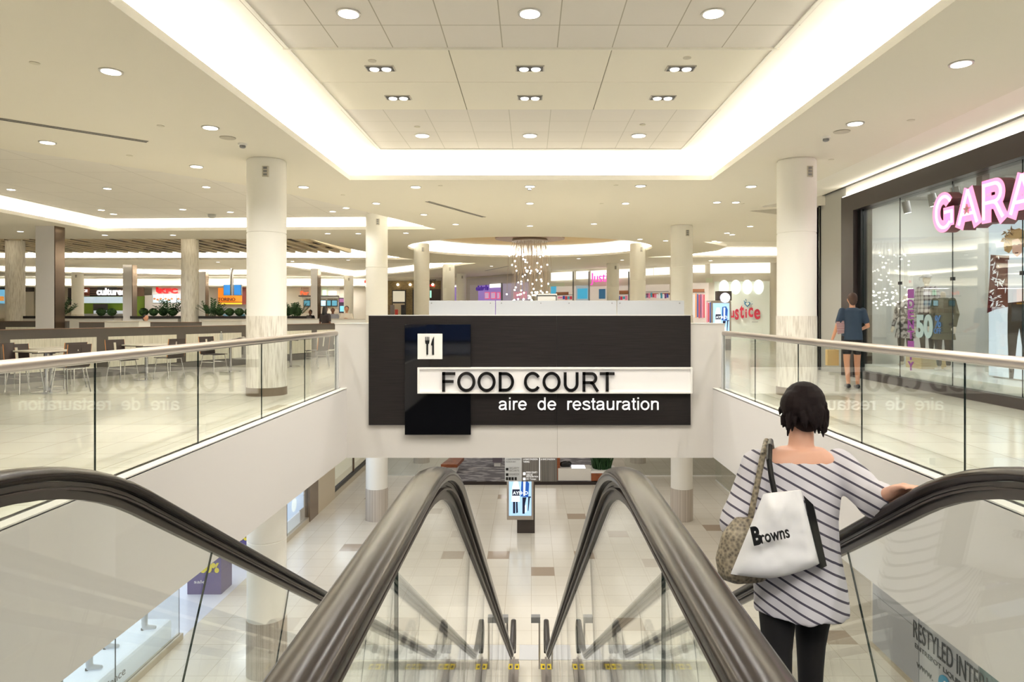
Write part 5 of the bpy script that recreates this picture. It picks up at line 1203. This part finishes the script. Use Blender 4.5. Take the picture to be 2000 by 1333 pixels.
for k, (a, b) in enumerate(((299, 319), (320.5, 344), (345.5, 357))):
    m_ = q('menu_board', a, b, 576, 591.5, MENU, t, .05); 
    for j in range(3): mb = MB(); mb.prism([(PX(a+4+j*6+2.4*math.cos(z), DB), PZ(584+1.5*(j % 2)+1.8*math.sin(z), DB)) for z in [i*.7 for i in range(9)]], (0, DB-.08, 0), X_, Z_, Y_, .02); mb.build('dish_picture', emis('food brown', (190, 120, 60), .6), m_)
t = stall('narrow purple lit food stall sign beside the marble clad column', 353, 375); q('purple_sign', 353.5, 376, 559, 578, emis('lit purple', (150, 60, 170), .8), t)
t = stall('food stall between the marble column and orange stall', 380, 425); q('wall', 357, 426, 562, 628, mat('stall taupe wall', (170, 160, 148), .5), t, -.1)
t = stall('orange glowing food stall named TORINO with blue screens above', 425, 478)
q('orange_panel', 426, 473, 563, 590, ORG, t); q('orange_glow', 426, 473, 590, 594.5, emis('lit yellow', (255, 190, 50), .7), t, .03); q('back_wall', 422, 480, 594, 628, mat('grey kitchen wall', (150, 150, 150), .4), t, -.2)
qt('brown_letters', 'TORINO', 427.5, 461, 582, 588.5, mat('letter brown', (70, 42, 24), .5), t, .1, .01); q('brown_band', 426, 473, 590, 591.5, BRN, t, .06); q('side_panel', 473, 480, 560, 595, mat('dark red panel', (110, 44, 34), .5), t, .05)
t = thing('hanging_screens', 'pair of blue screens hanging on a steel pole before the orange stall', 'screens', (PX(452, 40), 40, 3))
for a, b in ((437.5, 453), (457.5, 471)):
    mb = MB(); mb.box(PX(a-1, 40), PX(b+1, 40), 40, 40.1, PZ(577.5, 40), PZ(556, 40)); s_ = mb.build('screen_case', STEEL, t); mb = MB(); mb.box(PX(a, 40), PX(b, 40), 39.98, 40, PZ(576.5, 40), PZ(557, 40)); mb.build('screen', BLU, s_)
mb = MB(); mb.tube([(PX(452, 40), 40.05, PZ(577, 40)), (PX(452, 40), 40.05, CZ)], .1, 12); mb.build('pole', CHROME, t, 40)
t = stall('tiled food stall with orange script letters and row of dark menu screens', 580, 700)
MOS = tile_mat('pale brick mosaic', (224, 216, 200), (176, 160, 142), (204, 196, 182), .45, 0, 0, .02, .6, prob=.3); nd = MOS.node_tree
for l_ in list(nd.links):
    if l_.from_socket.name == 'Y' and l_.from_node.type == 'SEPXYZ': to = l_.to_socket; sp = l_.from_node; nd.links.remove(l_); nd.links.new(sp.outputs['Z'], to)
q('mosaic_wall', 588, 672, 561, 628, MOS, t, -.05); q('side_wall', 672, 716, 561, 628, mat('stall cream wall', (212, 204, 190), .6), t, -.05); q('side_wall', 551, 588, 561, 628, mat('stall cream wall', (212, 204, 190), .6), t, -.05)
q('shelf', 583, 660, 577.5, 579.5, DARK, t, .3, .3); q('white_band', 592, 660, 580, 583, WHITE, t, .1); qt('orange_letters', 'Far', 589, 605, 569, 576.5, emis('lit orange red', (240, 90, 50), 1.0), t, .2, .03)
q('green_emblem', 630, 637, 567, 577, emis('lit pale green', (190, 240, 200), 1.2), t, .1); q('white_emblem', 642, 657, 569, 577, WLIT, t, .1)
for a, b in ((593, 606), (626, 637), (638, 647), (647.5, 659)):
    s_ = q('screen_frame', a, b, 586, 599, BLACK, t, .1); q('screen', a+1, b-1, 587.5, 597.5, emis('menu teal', (70, 130, 150), .6) if a != 626 else emis('menu pale blue', (170, 220, 235), .9), s_, .13, .02)
q('dark_pier', 662, 672, 582, 612, mat('dark pier', (54, 40, 56), .5), t, .1); q('side_screen', 663, 672, 584, 591, emis('magenta screen', (120, 70, 110), .7), t, .15, .02); q('side_screen', 664, 672, 598, 609, emis('cyan screen', (110, 180, 200), .8), t, .15, .02)
q('menu_counter', 590, 665, 612, 640, mat('pale counter', (210, 205, 196), .4), t, 1.5, .5)
# ------------------------------------------------------------ facade on the far right: brick shop, purple shop, pink script shop
FA = [(-10.6, 49.9), (-4.6, 49.8), (1.1, 42.6), (7.65, 36.8), (11.2, 35.7), (15.9, 35.0)]
FWM = mat('shop fascia wall', (222, 216, 204), .6)
def fray(px):
    k = (px-CX)/FW
    for (ax, ay), (bx_, by_) in zip(FA[:-1], FA[1:]):
        # ax + s dx = k (ay + s dy)
        dx, dy = bx_-ax, by_-ay; den = dx-k*dy
        if abs(den) < 1e-9: continue
        s = (k*ay-ax)/den
        if -1e-6 <= s <= 1+1e-6: return Vector((ax+s*dx, ay+s*dy))
    return Vector((k*36, 36))
def fq(name, xa, xb, ya, yb, m, t, lift=0.02, dep=.04):
    a, b = fray(xa), fray(xb); u = (b-a).normalized(); n = Vector((u.y, -u.x)); mm = (a+b)/2
    if n.dot(-mm) < 0: n = -n
    c = (a.y+b.y)/2; z0, z1 = PZ(yb, c), PZ(ya, c); L = (b-a).length; mb = MB()
    o = a+n*lift; mb.ob((o.x, o.y, z0), (u.x, u.y, 0), Z_, (-n.x, -n.y, 0), L, z1-z0, -dep if 0 else dep); return mb.build(name, m, t)
def ft(name, s, xa, xb, ya, yb, m, t, lift=.12, bold=.012):
    a, b = fray(xa), fray(xb); u = (b-a).normalized(); n = Vector((u.y, -u.x)); c = (a.y+b.y)/2
    if n.dot(-a) < 0: n = -n
    o = a+n*lift; return text(name, s, (o.x, o.y, PZ(yb, c)), (u.x, u.y, 0), (n.x, n.y, 0), (b-a).length, PZ(ya, c)-PZ(yb, c), .05, m, t, bold=bold)
mb = MB()
for (ax, ay), (bx_, by_) in zip(FA[:-1], FA[1:]): mb.add([(ax, ay+.1, 0), (bx_, by_+.1, 0), (bx_, by_+.1, 4.2), (ax, ay+.1, 4.2)], [(0, 1, 2, 3)])
struct('wall_back', mb, FWM)
t = thing('brick_shop', 'olive brown brick shop front with wall lamps and dark framed window', 'shop front', (-8, 49.8, 0))
BR = mat('olive brick', (120, 102, 64), .7); k_ = N(BR); o_, xyz_ = k_.obj(); cb = k_.n('ShaderNodeCombineXYZ'); k_.l(xyz_[0], cb.inputs[0]); k_.l(xyz_[2], cb.inputs[1]); br = k_.n('ShaderNodeTexBrick'); k_.l(cb.outputs[0], br.inputs[0]); br.inputs['Scale'].default_value = 4
br.inputs['Color1'].default_value = lin((128, 108, 68)); br.inputs['Color2'].default_value = lin((96, 80, 52)); br.inputs['Mortar'].default_value = lin((84, 72, 50)); k_.l(br.outputs[0], k_.b.inputs['Base Color'])
fq('brick_wall', 757, 861, 549, 640, BR, t); fq('window_frame', 766, 793, 567, 616, BLACK, t, .06); fq('window_glow', 768, 791, 569, 590, emis('warm interior', (190, 182, 160), .7), t, .09, .03); fq('lower_glow', 768, 791, 593, 616, mat('pale interior', (190, 176, 150), .6), t, .09, .03)
fq('door_frame', 806, 812, 566, 640, BLACK, t, .08); fq('red_display', 772, 778, 605, 616, mat('red box', (170, 40, 34), .5), t, .12, .04); fq('dark_display', 784, 791, 596, 616, BLACK, t, .12, .04); fq('grey_display', 763, 771, 596, 616, mat('grey display', (120, 110, 108), .5), t, .12, .04)
for px_ in (778, 802, 846):
    a = fray(px_); mb = MB(); mb.ball((a.x, a.y-.18, PZ(556.5, 49.8)), .09, 10, 8); l_ = mb.build('wall_lamp', emis('warm lamp', (255, 238, 200), 8), t, 60)
ft('black_letters', "LOCOS'", 838, 852, 546, 554.5, BLACK, t); ft('red_letters', 'BBQ', 839, 850, 556, 561, RED, t); fq('dark_entrance', 840, 861, 565, 640, mat('dark entrance', (54, 40, 38), .6), t, .06); fq('teal_sign', 840, 843, 568, 582, emis('teal sign', (160, 220, 200), .9), t, .1)
t = thing('jewellery_shop', 'purple jewellery and accessories shop front with claire\'s lettering', 'shop front', (-3, 47, 0)); LIL = emis('lilac interior', (160, 130, 205), .4); PNK = emis('pink frames', (240, 100, 135), .5)
fq('grey_surround', 912, 1040, 541, 640, mat('shop grey surround', (204, 200, 198), .6), t, .01, .03); fq('left_sliver', 883, 893, 560, 640, LIL, t, .05); fq('sliver_light', 883, 893, 558, 561, WLIT, t, .06)
fq('lilac_interior', 935, 981, 557, 640, LIL, t, .05); fq('white_jamb', 919, 935, 557, 640, mat('white jamb', (226, 222, 230), .5), t, .05); fq('interior_top', 958, 981, 555, 562, WLIT, t, .08); ft('purple_letters', "claire's", 934, 958, 557.5, 568, emis('violet letters', (80, 40, 160), .35), t, .16, .05)
for a, b in ((949, 958), (961, 970.5), (973, 979)):
    f_ = fq('picture_frame', a, b, 571, 584.5, PNK, t, .10); fq('picture', a+1.2, b-1.2, 572.5, 583, emis('lilac picture', (214, 180, 214), .45), f_, .13)
fq('second_window', 983, 1034, 553, 640, emis('grey lilac glass', (180, 170, 192), .3), t, .05); fq('mullion', 981, 983.5, 553, 640, mat('grey mullion', (130, 130, 128), .4), t, .12); fq('pink_goods', 1005, 1030, 570, 584, emis('pink goods', (226, 150, 180), .35), t, .08)
t = thing('pink_script_shop', 'bright shop front with pink Justice script sign under glowing transom windows', 'shop front', (5, 38, 0))
TR = emis('glowing transom', (255, 253, 240), .8); INT = emis('bright shop interior', (230, 218, 204), .32)
fq('surround', 1070, 1392, 514, 640, FWM, t, .01, .02); 
for a, b, ya in ((1077, 1120, 532), (1126, 1150, 530), (1155, 1256, 527), (1256, 1276, 525), (1278, 1308, 523), (1352, 1377, 518)): fq('transom', a, b, ya, 548-(a-1077)*.055, TR, t, .05)
fq('glass_band', 1070, 1392, 549, 557, mat('pale green band', (216, 222, 200), .3), t, .03); fq('interior', 1076, 1125, 560, 640, INT, t, .05); fq('interior', 1152, 1308, 558, 640, INT, t, .05); fq('interior', 1350, 1384, 553, 640, INT, t, .05); fq('interior', 1126, 1151, 558, 640, emis('shop blue grey', (190, 200, 205), .3), t, .05)
for a in (1120.5, 1151.5, 1229): fq('mullion', a, a+2, 531, 640, mat('grey mullion', (130, 130, 128), .4), t, .12)
fq('blue_screen', 1130, 1149, 564, 584, emis('cyan poster', (70, 175, 215), .45), t, .12); fq('blue_goods', 1172, 1184, 565, 584, emis('navy goods', (50, 110, 150), .3), t, .12); fq('brown_band', 1088, 1112, 571, 577, mat('terracotta', (176, 120, 90), .6), t, .12); fq('cyan_poster', 1078, 1088, 560, 580, emis('cyan poster', (70, 175, 215), .45), t, .11); fq('brown_band', 1205, 1230, 568, 575, mat('terracotta', (176, 120, 90), .6), t, .12); fq('brown_band', 1255, 1310, 573, 577, mat('terracotta', (176, 120, 90), .6), t, .12); fq('brown_band', 1352, 1376, 565, 571, mat('terracotta', (176, 120, 90), .6), t, .12)
rd = random.Random(4)
CC = [emis('garment %d' % i, c, .3) for i, c in enumerate(((200, 50, 70), (60, 80, 160), (230, 130, 160), (240, 240, 240), (120, 60, 110), (230, 150, 90), (60, 150, 170)))]
for (a, b, ya, yb, n_) in ((1190, 1228, 577, 587, 8), (1257, 1308, 572, 584, 13), (1352, 1377, 573, 622, 8), (1380, 1392, 590, 632, 4), (1092, 1120, 578, 586, 6)):
    w_ = (b-a)/n_
    for i in range(n_): fq('garment', a+i*w_+.2, a+(i+.8)*w_, ya+rd.random()*3, yb-rd.random()*3, CC[rd.randrange(7)], t, .13)
    fq('clothes_rail', a, b, ya-2, ya-1.2, DARK, t, .14)
ft('pink_letters', 'Justice', 1159, 1210, 533, 557, emis('hot pink', (255, 80, 190), .7), t, .25, .0)
t = thing('frosted_shop_window', 'frosted shop window with red justice lettering and small blue heart', 'shop window', (12, 36, 0))
fq('surround', 1392, 1600, 510, 690, FWM, t, .01, .02); fq('transom', 1387, 1504, 514, 534.5, TR, t, .05); fq('transom_sill', 1387, 1504, 534.5, 539, CREAM, t, .08)
FR = mat('frosted pane', (216, 222, 212), .2, emit=(236, 240, 226), es=.12); fq('frosted_pane', 1395, 1503, 550, 680, FR, t, .05)
for px_ in (1414, 1437, 1459, 1481):
    a = fray(px_); u = (fray(px_+5)-a).normalized(); n = Vector((u.y, -u.x)); mb = MB(); mb.prism([(.25*math.cos(i*.35), .38*math.sin(i*.35)) for i in range(18)], (a.x+n.x*.07, a.y+n.y*.07, PZ(561, 35.6)), (u.x, u.y, 0), Z_, (n.x, n.y, 0), .01); mb.build('lamp_behind_glass', emis('lamp glow', (255, 255, 245), .9), t)
REDV = mat('red vinyl', (196, 50, 74), .5)
for ch, a, b, ya, yb in (('j', 1418, 1424, 598, 624), ('u', 1425.5, 1434, 607, 621), ('s', 1435.5, 1443, 604, 625), ('t', 1444.5, 1453, 596, 622), ('i', 1455, 1458, 604, 621), ('c', 1461, 1470, 601, 620), ('e', 1472, 1484, 604, 624)): ft('red_lettering', ch, a, b, ya, yb, REDV, t, .08, .025)
def heart(px_, py_, s):
    return [(px_+s*16*math.sin(a)**3/16, py_-s*(13*math.cos(a)-5*math.cos(2*a)-2*math.cos(3*a)-math.cos(4*a))/16) for a in [i*math.pi/12 for i in range(24)]]
def fpoly(name, pts, m, t, lift=.08):
    a = fray(pts[0][0]); b = fray(pts[0][0]+10); u = (b-a).normalized(); n = Vector((u.y, -u.x)); n = n if n.dot(-a) > 0 else -n; c = a.y; P_ = []
    for px_, py_ in pts: r_ = fray(px_); P_.append(((r_-a).dot(u), PZ(py_, c)))
    mb = MB(); o = a+n*lift; mb.prism(P_, (o.x, o.y, 0), (u.x, u.y, 0), Z_, (n.x, n.y, 0), .01); return mb.build(name, m, t)
BV = mat('blue vinyl heart', (60, 130, 170), .5); h_ = fpoly('blue_heart', heart(1459, 594.5, 6.0), BV, t, .08); fpoly('heart_centre', heart(1459, 594.2, 3.6), FR, h_, .10)
for a, b, c, d_ in ((1452, 588, 1454, 591.5), (1455, 585, 1456.5, 588), (1466, 591, 1469, 588), (1466.5, 594.5, 1469, 594)): fpoly('dash', [(a, b), (a+1, b-1), (c+1, d_), (c, d_+1)], BV, h_, .08)
fq('small_print', 1468, 1480, 628.5, 629.6, mat('small print', (150, 150, 150), .5), t, .07, .03)
# exit like red sign
t = thing('red_wall_sign', 'small red sign under the ceiling beside the nearest column row', 'sign', (PX(713, 46), 46, 3.6)); mb = MB(); mb.box(PX(711.5, 46), PX(716, 46), 46, 46.06, PZ(553, 46), PZ(548, 46)); mb.build('panel', emis('sign red', (220, 70, 60), .8), t)
# ------------------------------------------------------------ chandelier
cx_, cy_ = 0.0, 27.8
mb = MB(); mb.lathe((cx_, cy_, 4.44), [(1.42, 0), (1.42, .1)], 48); mb.build('x', mat('brown canopy disc', (140, 112, 92), .4)).name = 'canopy_disc'
tag(bpy.data.objects['canopy_disc'], 'brown round ceiling disc around the chandelier plate', 'ceiling disc')
t = thing('chandelier', 'cascading chandelier of small glowing globes on thin cords', 'chandelier', (cx_, cy_, 4.5))
mb = MB(); mb.lathe((cx_, cy_, 4.33), [(.74, 0), (.74, .05), (.70, .11)], 40); mb.build('ceiling_plate', STEEL, t, 40)
CORD = mat('pale chandelier cord', (186, 168, 150), .5, .2); GLB = emis('glowing globe', (255, 250, 240), 4.0); rd = random.Random(11)
for i in range(98):
    a = i*2.39996; rr = .70*math.sqrt((i+.5)/98); x0, y0 = cx_+rr*math.cos(a), cy_+rr*math.sin(a); sp = 1+.32*rd.random(); x1, y1 = cx_+(x0-cx_)*sp*1.05, cy_+(y0-cy_)*sp*1.05; z1 = rd.uniform(1.75, 4.0) if i % 3 else rd.uniform(1.6, 2.3)
    mb = MB(); mb.tube([(x0, y0, 4.33), (x0*.3+x1*.7+0, y0*.3+y1*.7, 3.9) if z1 < 3.8 else (x0, y0, 4.2), (x1, y1, z1)], .007, 4); c_ = mb.build('cord', CORD, t)
    mb = MB(); mb.ball((x1, y1, z1-.03), .036, 10, 7); mb.build('globe', GLB, c_, 60)
# ------------------------------------------------------------ ceiling fixtures
TRIMG = mat('lamp trim', (196, 194, 188), .3, .5)
def spot(loc, e, size=140, col=(1, .965, .91), r=.07, parent=None):
    d = bpy.data.lights.new('lamp_beam', 'SPOT'); d.energy = e; d.spot_size = R(size); d.spot_blend = .6; d.color = col; d.shadow_soft_size = r
    o = bpy.data.objects.new('lamp_beam', d); o.location = loc; COL.objects.link(o); par(o, parent) if parent else None; return o
def down(x, y, z, label, r=.10, e=0, group=None, lens=LAMP):
    t = thing('recessed_downlight', label, 'downlight', (x, y, z), group, 'thing')
    mb = MB(); mb.lathe((x, y, z-.012), [(r+.015, 0), (r+.015, .012), (r, .012)], 28); mb.build('trim_ring', TRIMG, t, 40)
    mb = MB(); mb.lathe((x, y, z-.016), [(r-.008, 0), (r-.008, .004)], 24); mb.build('lens', lens, t)
    if e: spot((x, y, z-.03), e, parent=t)
    return t
ES = 150
ml = ['food court side', 'centre', 'shop side']
for row, (y, nm) in enumerate(((7.0, 'near'), (11.8, 'far'))):
    for k, x in enumerate((-1.86, 0, 1.88)): down(x, y, 4.484, 'white downlight, %s of the %s tiled strip in the main recess' % (ml[k], nm), .11 if row == 0 else .12, ES)
BK = mat('black lamp housing', (18, 18, 20), .4)
for row, (y, nm) in enumerate(((8.56, 'nearer'), (9.72, 'further'))):
    for k, x in enumerate((-1.875, 0, 1.89)):
        t = thing('twin_spotlight', 'black framed twin spotlight, %s of the %s row in the main recess' % (ml[k], nm), 'spotlight', (x, y, 4.48))
        mb = MB(); mb.box(x-.18, x+.18, y-.09, y+.09, 4.470, 4.484); mb.build('frame', STEEL, t); mb = MB(); mb.box(x-.165, x+.165, y-.075, y+.075, 4.465, 4.472); mb.build('housing', BK, t)
        for s_ in (-.075, .075): mb = MB(); mb.lathe((x+s_, y, 4.455), [(.055, 0), (.06, .011)], 20); mb.build('lamp', LAMP, t, 40)
        spot((x, y, 4.43), ES*.8, parent=t)
near = [(217, 139, 'large round downlight alone at the top of the food court side soffit'), (93, 278, 'round downlight below the long black air slot'), (411, 249, 'round downlight above the flat speaker disc, food court side'), (384, 325, 'round downlight in front of the food court recess edge'), (593, 365, 'round downlight just past the nearest food court side column'),
        (1877, 124, 'large round downlight alone at the top of the shop side soffit'), (1670, 241, 'round downlight above the shop side column head'), (812, 365, 'first round downlight of four beyond the main recess'), (1035, 364, 'round downlight in the middle just beyond the main recess'), (1251, 363, 'third round downlight of four beyond the main recess'), (1467, 364, 'fourth round downlight of four, nearest the shop side column')]
for px_, py_, lb in near:
    d = 1333*2.65/(CY-py_); down(PX(px_, d), d, CZ, lb, .105, ES)
far = [(735, 397), (1035, 397), (1222, 397), (890, 438), (1035, 441), (1160, 437), (1250, 467), (1300, 470), (1400, 395), (828, 419), (700, 456), (793, 455), (1465, 442), (1420, 455), (1395, 471), (640, 456), (205, 459), (338, 459), (40, 452), (870, 515), (1130, 505), (1215, 508), (960, 520), (1430, 458), (595, 514), (815, 498), (680, 508), (1437, 395)]
for px_, py_ in far:
    d = 1333*2.65/(CY-py_); down(PX(px_, d), d, CZ, 'small round downlight in the flat ceiling beyond the main recess', .09, ES*.5 if d > 15 and d < 30 else 0, 'far downlights')
for px_, py_ in ((22, 370), (210, 368), (403, 365), (198, 410), (357, 409), (450, 414), (505, 414), (650, 413), (676, 406), (414, 422), (222, 418)):
    d = 1333*2.985/(CY-py_); down(PX(px_, d), d, 4.385, 'small round downlight set in the tiled food court recess', .09, ES*.45, 'recess downlights')
for x, y in ((-24, 34.5), (-12, 34.5), (-15.5, 42), (-16, 35), (0, 38), (-27, 23), (-18, 15), (-22, 10), (10, 22), (9, 34)): down(x, y, CZ, 'small round downlight over the distant seating', .09, ES*2.6, 'distant downlights')
for y in (1.0, 4.2): down(4.52, y, CZ, 'shop side soffit downlight %s' % ('over the camera end' if y < 2 else 'between camera end and first seen lamp'), .105, ES); down(-4.55, y, CZ, 'food court side soffit downlight %s' % ('over the camera end' if y < 2 else 'between camera end and first seen lamp'), .105, ES)
for k, (x, y) in enumerate(((-2.2, -1.6), (0, -1.6), (2.2, -1.6))): down(x, y, 4.484, 'added unseen fill downlight above and behind the viewpoint, %s' % ('food court side', 'centre', 'shop side')[k], .12, ES*2.2)  # unseen fill lamps added to light the woman's back
for k, (x, y) in enumerate(((-3.0, -4.6), (0, -4.6), (3.0, -4.6))): down(x, y, CZ, 'added unseen fill downlight furthest behind the viewpoint, %s' % ('food court side', 'centre', 'shop side')[k], .12, ES*2.2)  # second unseen row, added to brighten what faces away from the shops
def slot(p0, p1, label):
    p0, p1 = [Vector((PX(a, 1333*2.65/(CY-b)), 1333*2.65/(CY-b))) for a, b in (p0, p1)]
    t = thing('linear_air_slot', label, 'air slot', (p0.x, p0.y, CZ)); u = (p1-p0).normalized(); n = Vector((-u.y, u.x)); L = (p1-p0).length
    mb = MB(); mb.ob((p0.x, p0.y, CZ-.004), (u.x, u.y, 0), (n.x, n.y, 0), Z_, L, .16, .004); mb.build('frame', SOFF, t)
    for k in (0.02, .095): mb = MB(); o = p0+n*k; mb.ob((o.x, o.y, CZ-.007), (u.x, u.y, 0), (n.x, n.y, 0), Z_, L, .045, .004); mb.build('slot', BLACK, t)
slot((-40, 223), (291, 275), 'long double black air slot in the food court side ceiling'); slot((840, 393), (950, 424), 'short double black air slot before the round recess'); slot((945, 529), (990, 520), 'tiny far air slot behind the chandelier cords')
for px_, py_, lb in ((445, 269, 'flat round ceiling speaker near the food court side column'), (1644, 257, 'flat round ceiling speaker near the shop side column')):
    d = 1333*2.65/(CY-py_); t = thing('ceiling_speaker', lb, 'speaker', (PX(px_, d), d, CZ)); mb = MB(); mb.lathe((PX(px_, d), d, CZ-.01), [(.115, 0), (.115, .01)], 28); mb.build('grille', mat('speaker grille', (186, 180, 166), .7), t)
for px_, py_, lb in ((474, 287, 'white smoke detector before the food court side column'), (1613, 274, 'white smoke detector before the shop side column'), (1034, 370, 'white smoke detector in the middle beyond the main recess')):
    d = 1333*2.6/(CY-py_); x, y = PX(px_, d), d; t = thing('smoke_detector', lb, 'detector', (x, y, CZ)); mb = MB(); mb.lathe((x, y, CZ-.03), [(.06, 0), (.07, .03)], 20); mb.build('base', WHITE, t, 40); mb = MB(); mb.lathe((x, y, CZ-.07), [(.03, 0), (.045, .01), (.045, .04)], 16); mb.build('sensor', GREY, t, 40)
for px_, py_ in ((68, 123), (314, 246), (253, 304), (1779, 235), (1623, 312), (860, 363), (1203, 362), (670, 381), (1175, 398), (1450, 398)):
    d = 1333*2.65/(CY-py_); x, y = PX(px_, d), d; mb = MB(); mb.lathe((x, y, CZ-.006), [(.05, 0), (.05, .006)], 20); o = mb.build('sprinkler_cap', mat('sprinkler cap', (206, 200, 182), .5), None, 40); tag(o, 'small flush sprinkler cap in the cream soffit', 'sprinkler', 'sprinkler caps in the soffit')
for px_, py_ in ((727, 119), (1342, 113), (815, 248), (1255, 244)):
    d = 1333*3.08/(CY-py_); x, y = PX(px_, d), d; mb = MB(); mb.lathe((x, y, 4.475), [(.05, 0), (.05, .008)], 20); o = mb.build('sprinkler_cap', mat('sprinkler cap', (206, 200, 182), .5), None, 40); tag(o, 'small flush sprinkler cap inside the main recess', 'sprinkler', 'sprinkler caps in the main recess')
t = thing('security_camera', 'small pale dome camera on the tiled food court recess', 'camera', (PX(414, 20), 20, 4.3)); mb = MB(); mb.lathe((PX(414, 20.5), 20.5, 4.27), [(.05, 0), (.11, .04), (.12, .11)], 16); mb.build('dome', GREYW, t, 50)
# wall wash strip on top of the shop frame
mb = MB()
for k in range(12): mb.box(WX-.085, WX-.055, -4.8+k*1.7, -4.8+k*1.7+1.69, 4.046, 4.056)
tag(mb.build('cove_light', emis('wall wash lamp', (255, 247, 232), 14.0)), 'light strip on top of the dark shop frame', 'cove light')
# shop interior, lower level and beneath-slab area fills, added without any fittings
def area(loc, e, sx, sy, col=(1, .97, .92), name='area_fill'):
    d = bpy.data.lights.new(name, 'AREA'); d.shape = 'RECTANGLE'; d.size = sx; d.size_y = sy; d.energy = e; d.color = col
    o = bpy.data.objects.new(name, d); o.location = loc; COL.objects.link(o); return o
for y in (2, 6, 10, 13.5): area((8.3, y, 3.85), 30, .8, 1.6)
for x, y, e in ((-5.3, 6, 28), (-5.3, 12, 28), (-5, 18, 34), (-1, 16.5, 34), (3, 16.5, 34), (5.2, 8, 28), (5.3, 14, 28), (-4, 24, 34), (1, 22, 34), (5, 22, 34), (0, 29, 40), (-4, 31, 34), (5, 32, 34), (0, 36, 40)): area((x, y, -1.30), e, 3.0, 3.0)
for y, x in ((10.5, -7.8), (15.3, -8.0), (19.3, -7.8), (27, -7.3)): area((x, y, -1.32), 32, .9, 1.6, (.86, .93, 1))
area((7.6, 9, -1.32), 20, .8, 4, (.95, .97, 1))
for x, y in ((-26, 48.9), (-20, 48.9), (-14, 48.9)): area((x, y, 3.2), 60, 3, .5)
# ------------------------------------------------------------ distant people
def seat(px_, d, z=0): return (PX(px_, d), d, z)
figure('person', 'woman with very long black hair in dark sleeveless top standing beyond the partition', 'person', seat(636, 22.9, 0), R(150), 1.64, (40, 30, 30), (30, 28, 30), SKIND, HAIR, True, voxel=.02)
figure('person', 'man with light cap and grey shirt leaning behind the white counter', 'person', seat(650, 25.4, 0), R(20), 1.62, (150, 150, 158), (50, 50, 60), SKIND, mat('beige cap', (200, 186, 164), .8), False, 'stand', voxel=.02)
figure('person', 'man in white shirt standing behind the white counter looking down at his hands', 'person', seat(677, 25.2, 0), R(10), 1.66, (225, 216, 200), (50, 50, 60), SKIN, HAIR, False, 'stand', voxel=.02, arms={-1: [(-.26, -.10, 1.14), (-.07, -.30, 1.24)], 1: [(.26, -.10, 1.14), (.07, -.30, 1.24)]})
figure('person', 'seated diner in dark jacket leaning on a hand behind the low partition', 'person', seat(285, 24, 0), R(60), 1.84, (40, 38, 42), (40, 40, 50), SKIN, HAIR, False, 'sit', voxel=.02, sleeves='long')
figure('person', 'person in black standing between the square column and tiled stall', 'person', seat(606, 30, 0), R(-20), 1.55, (30, 30, 34), (40, 40, 50), SKIND, HAIR, False, 'stand', voxel=.02)
figure('person', 'stall worker in light blue shirt in front of the orange stall', 'person', seat(441, 46, 0), R(190), 1.62, (130, 180, 215), (40, 40, 50), SKIN, HAIR, voxel=.03)
figure('person', 'customer with dark hair standing furthest from the orange stall screens', 'person', seat(432, 44, 0), R(180), 1.5, (150, 120, 90), (40, 40, 50), SKIN, HAIR, voxel=.03)
figure('person', 'customer in teal top at the edge of the orange stall', 'person', seat(472, 45, 0), R(180), 1.62, (60, 110, 130), (40, 40, 50), SKIN, HAIR, voxel=.03)
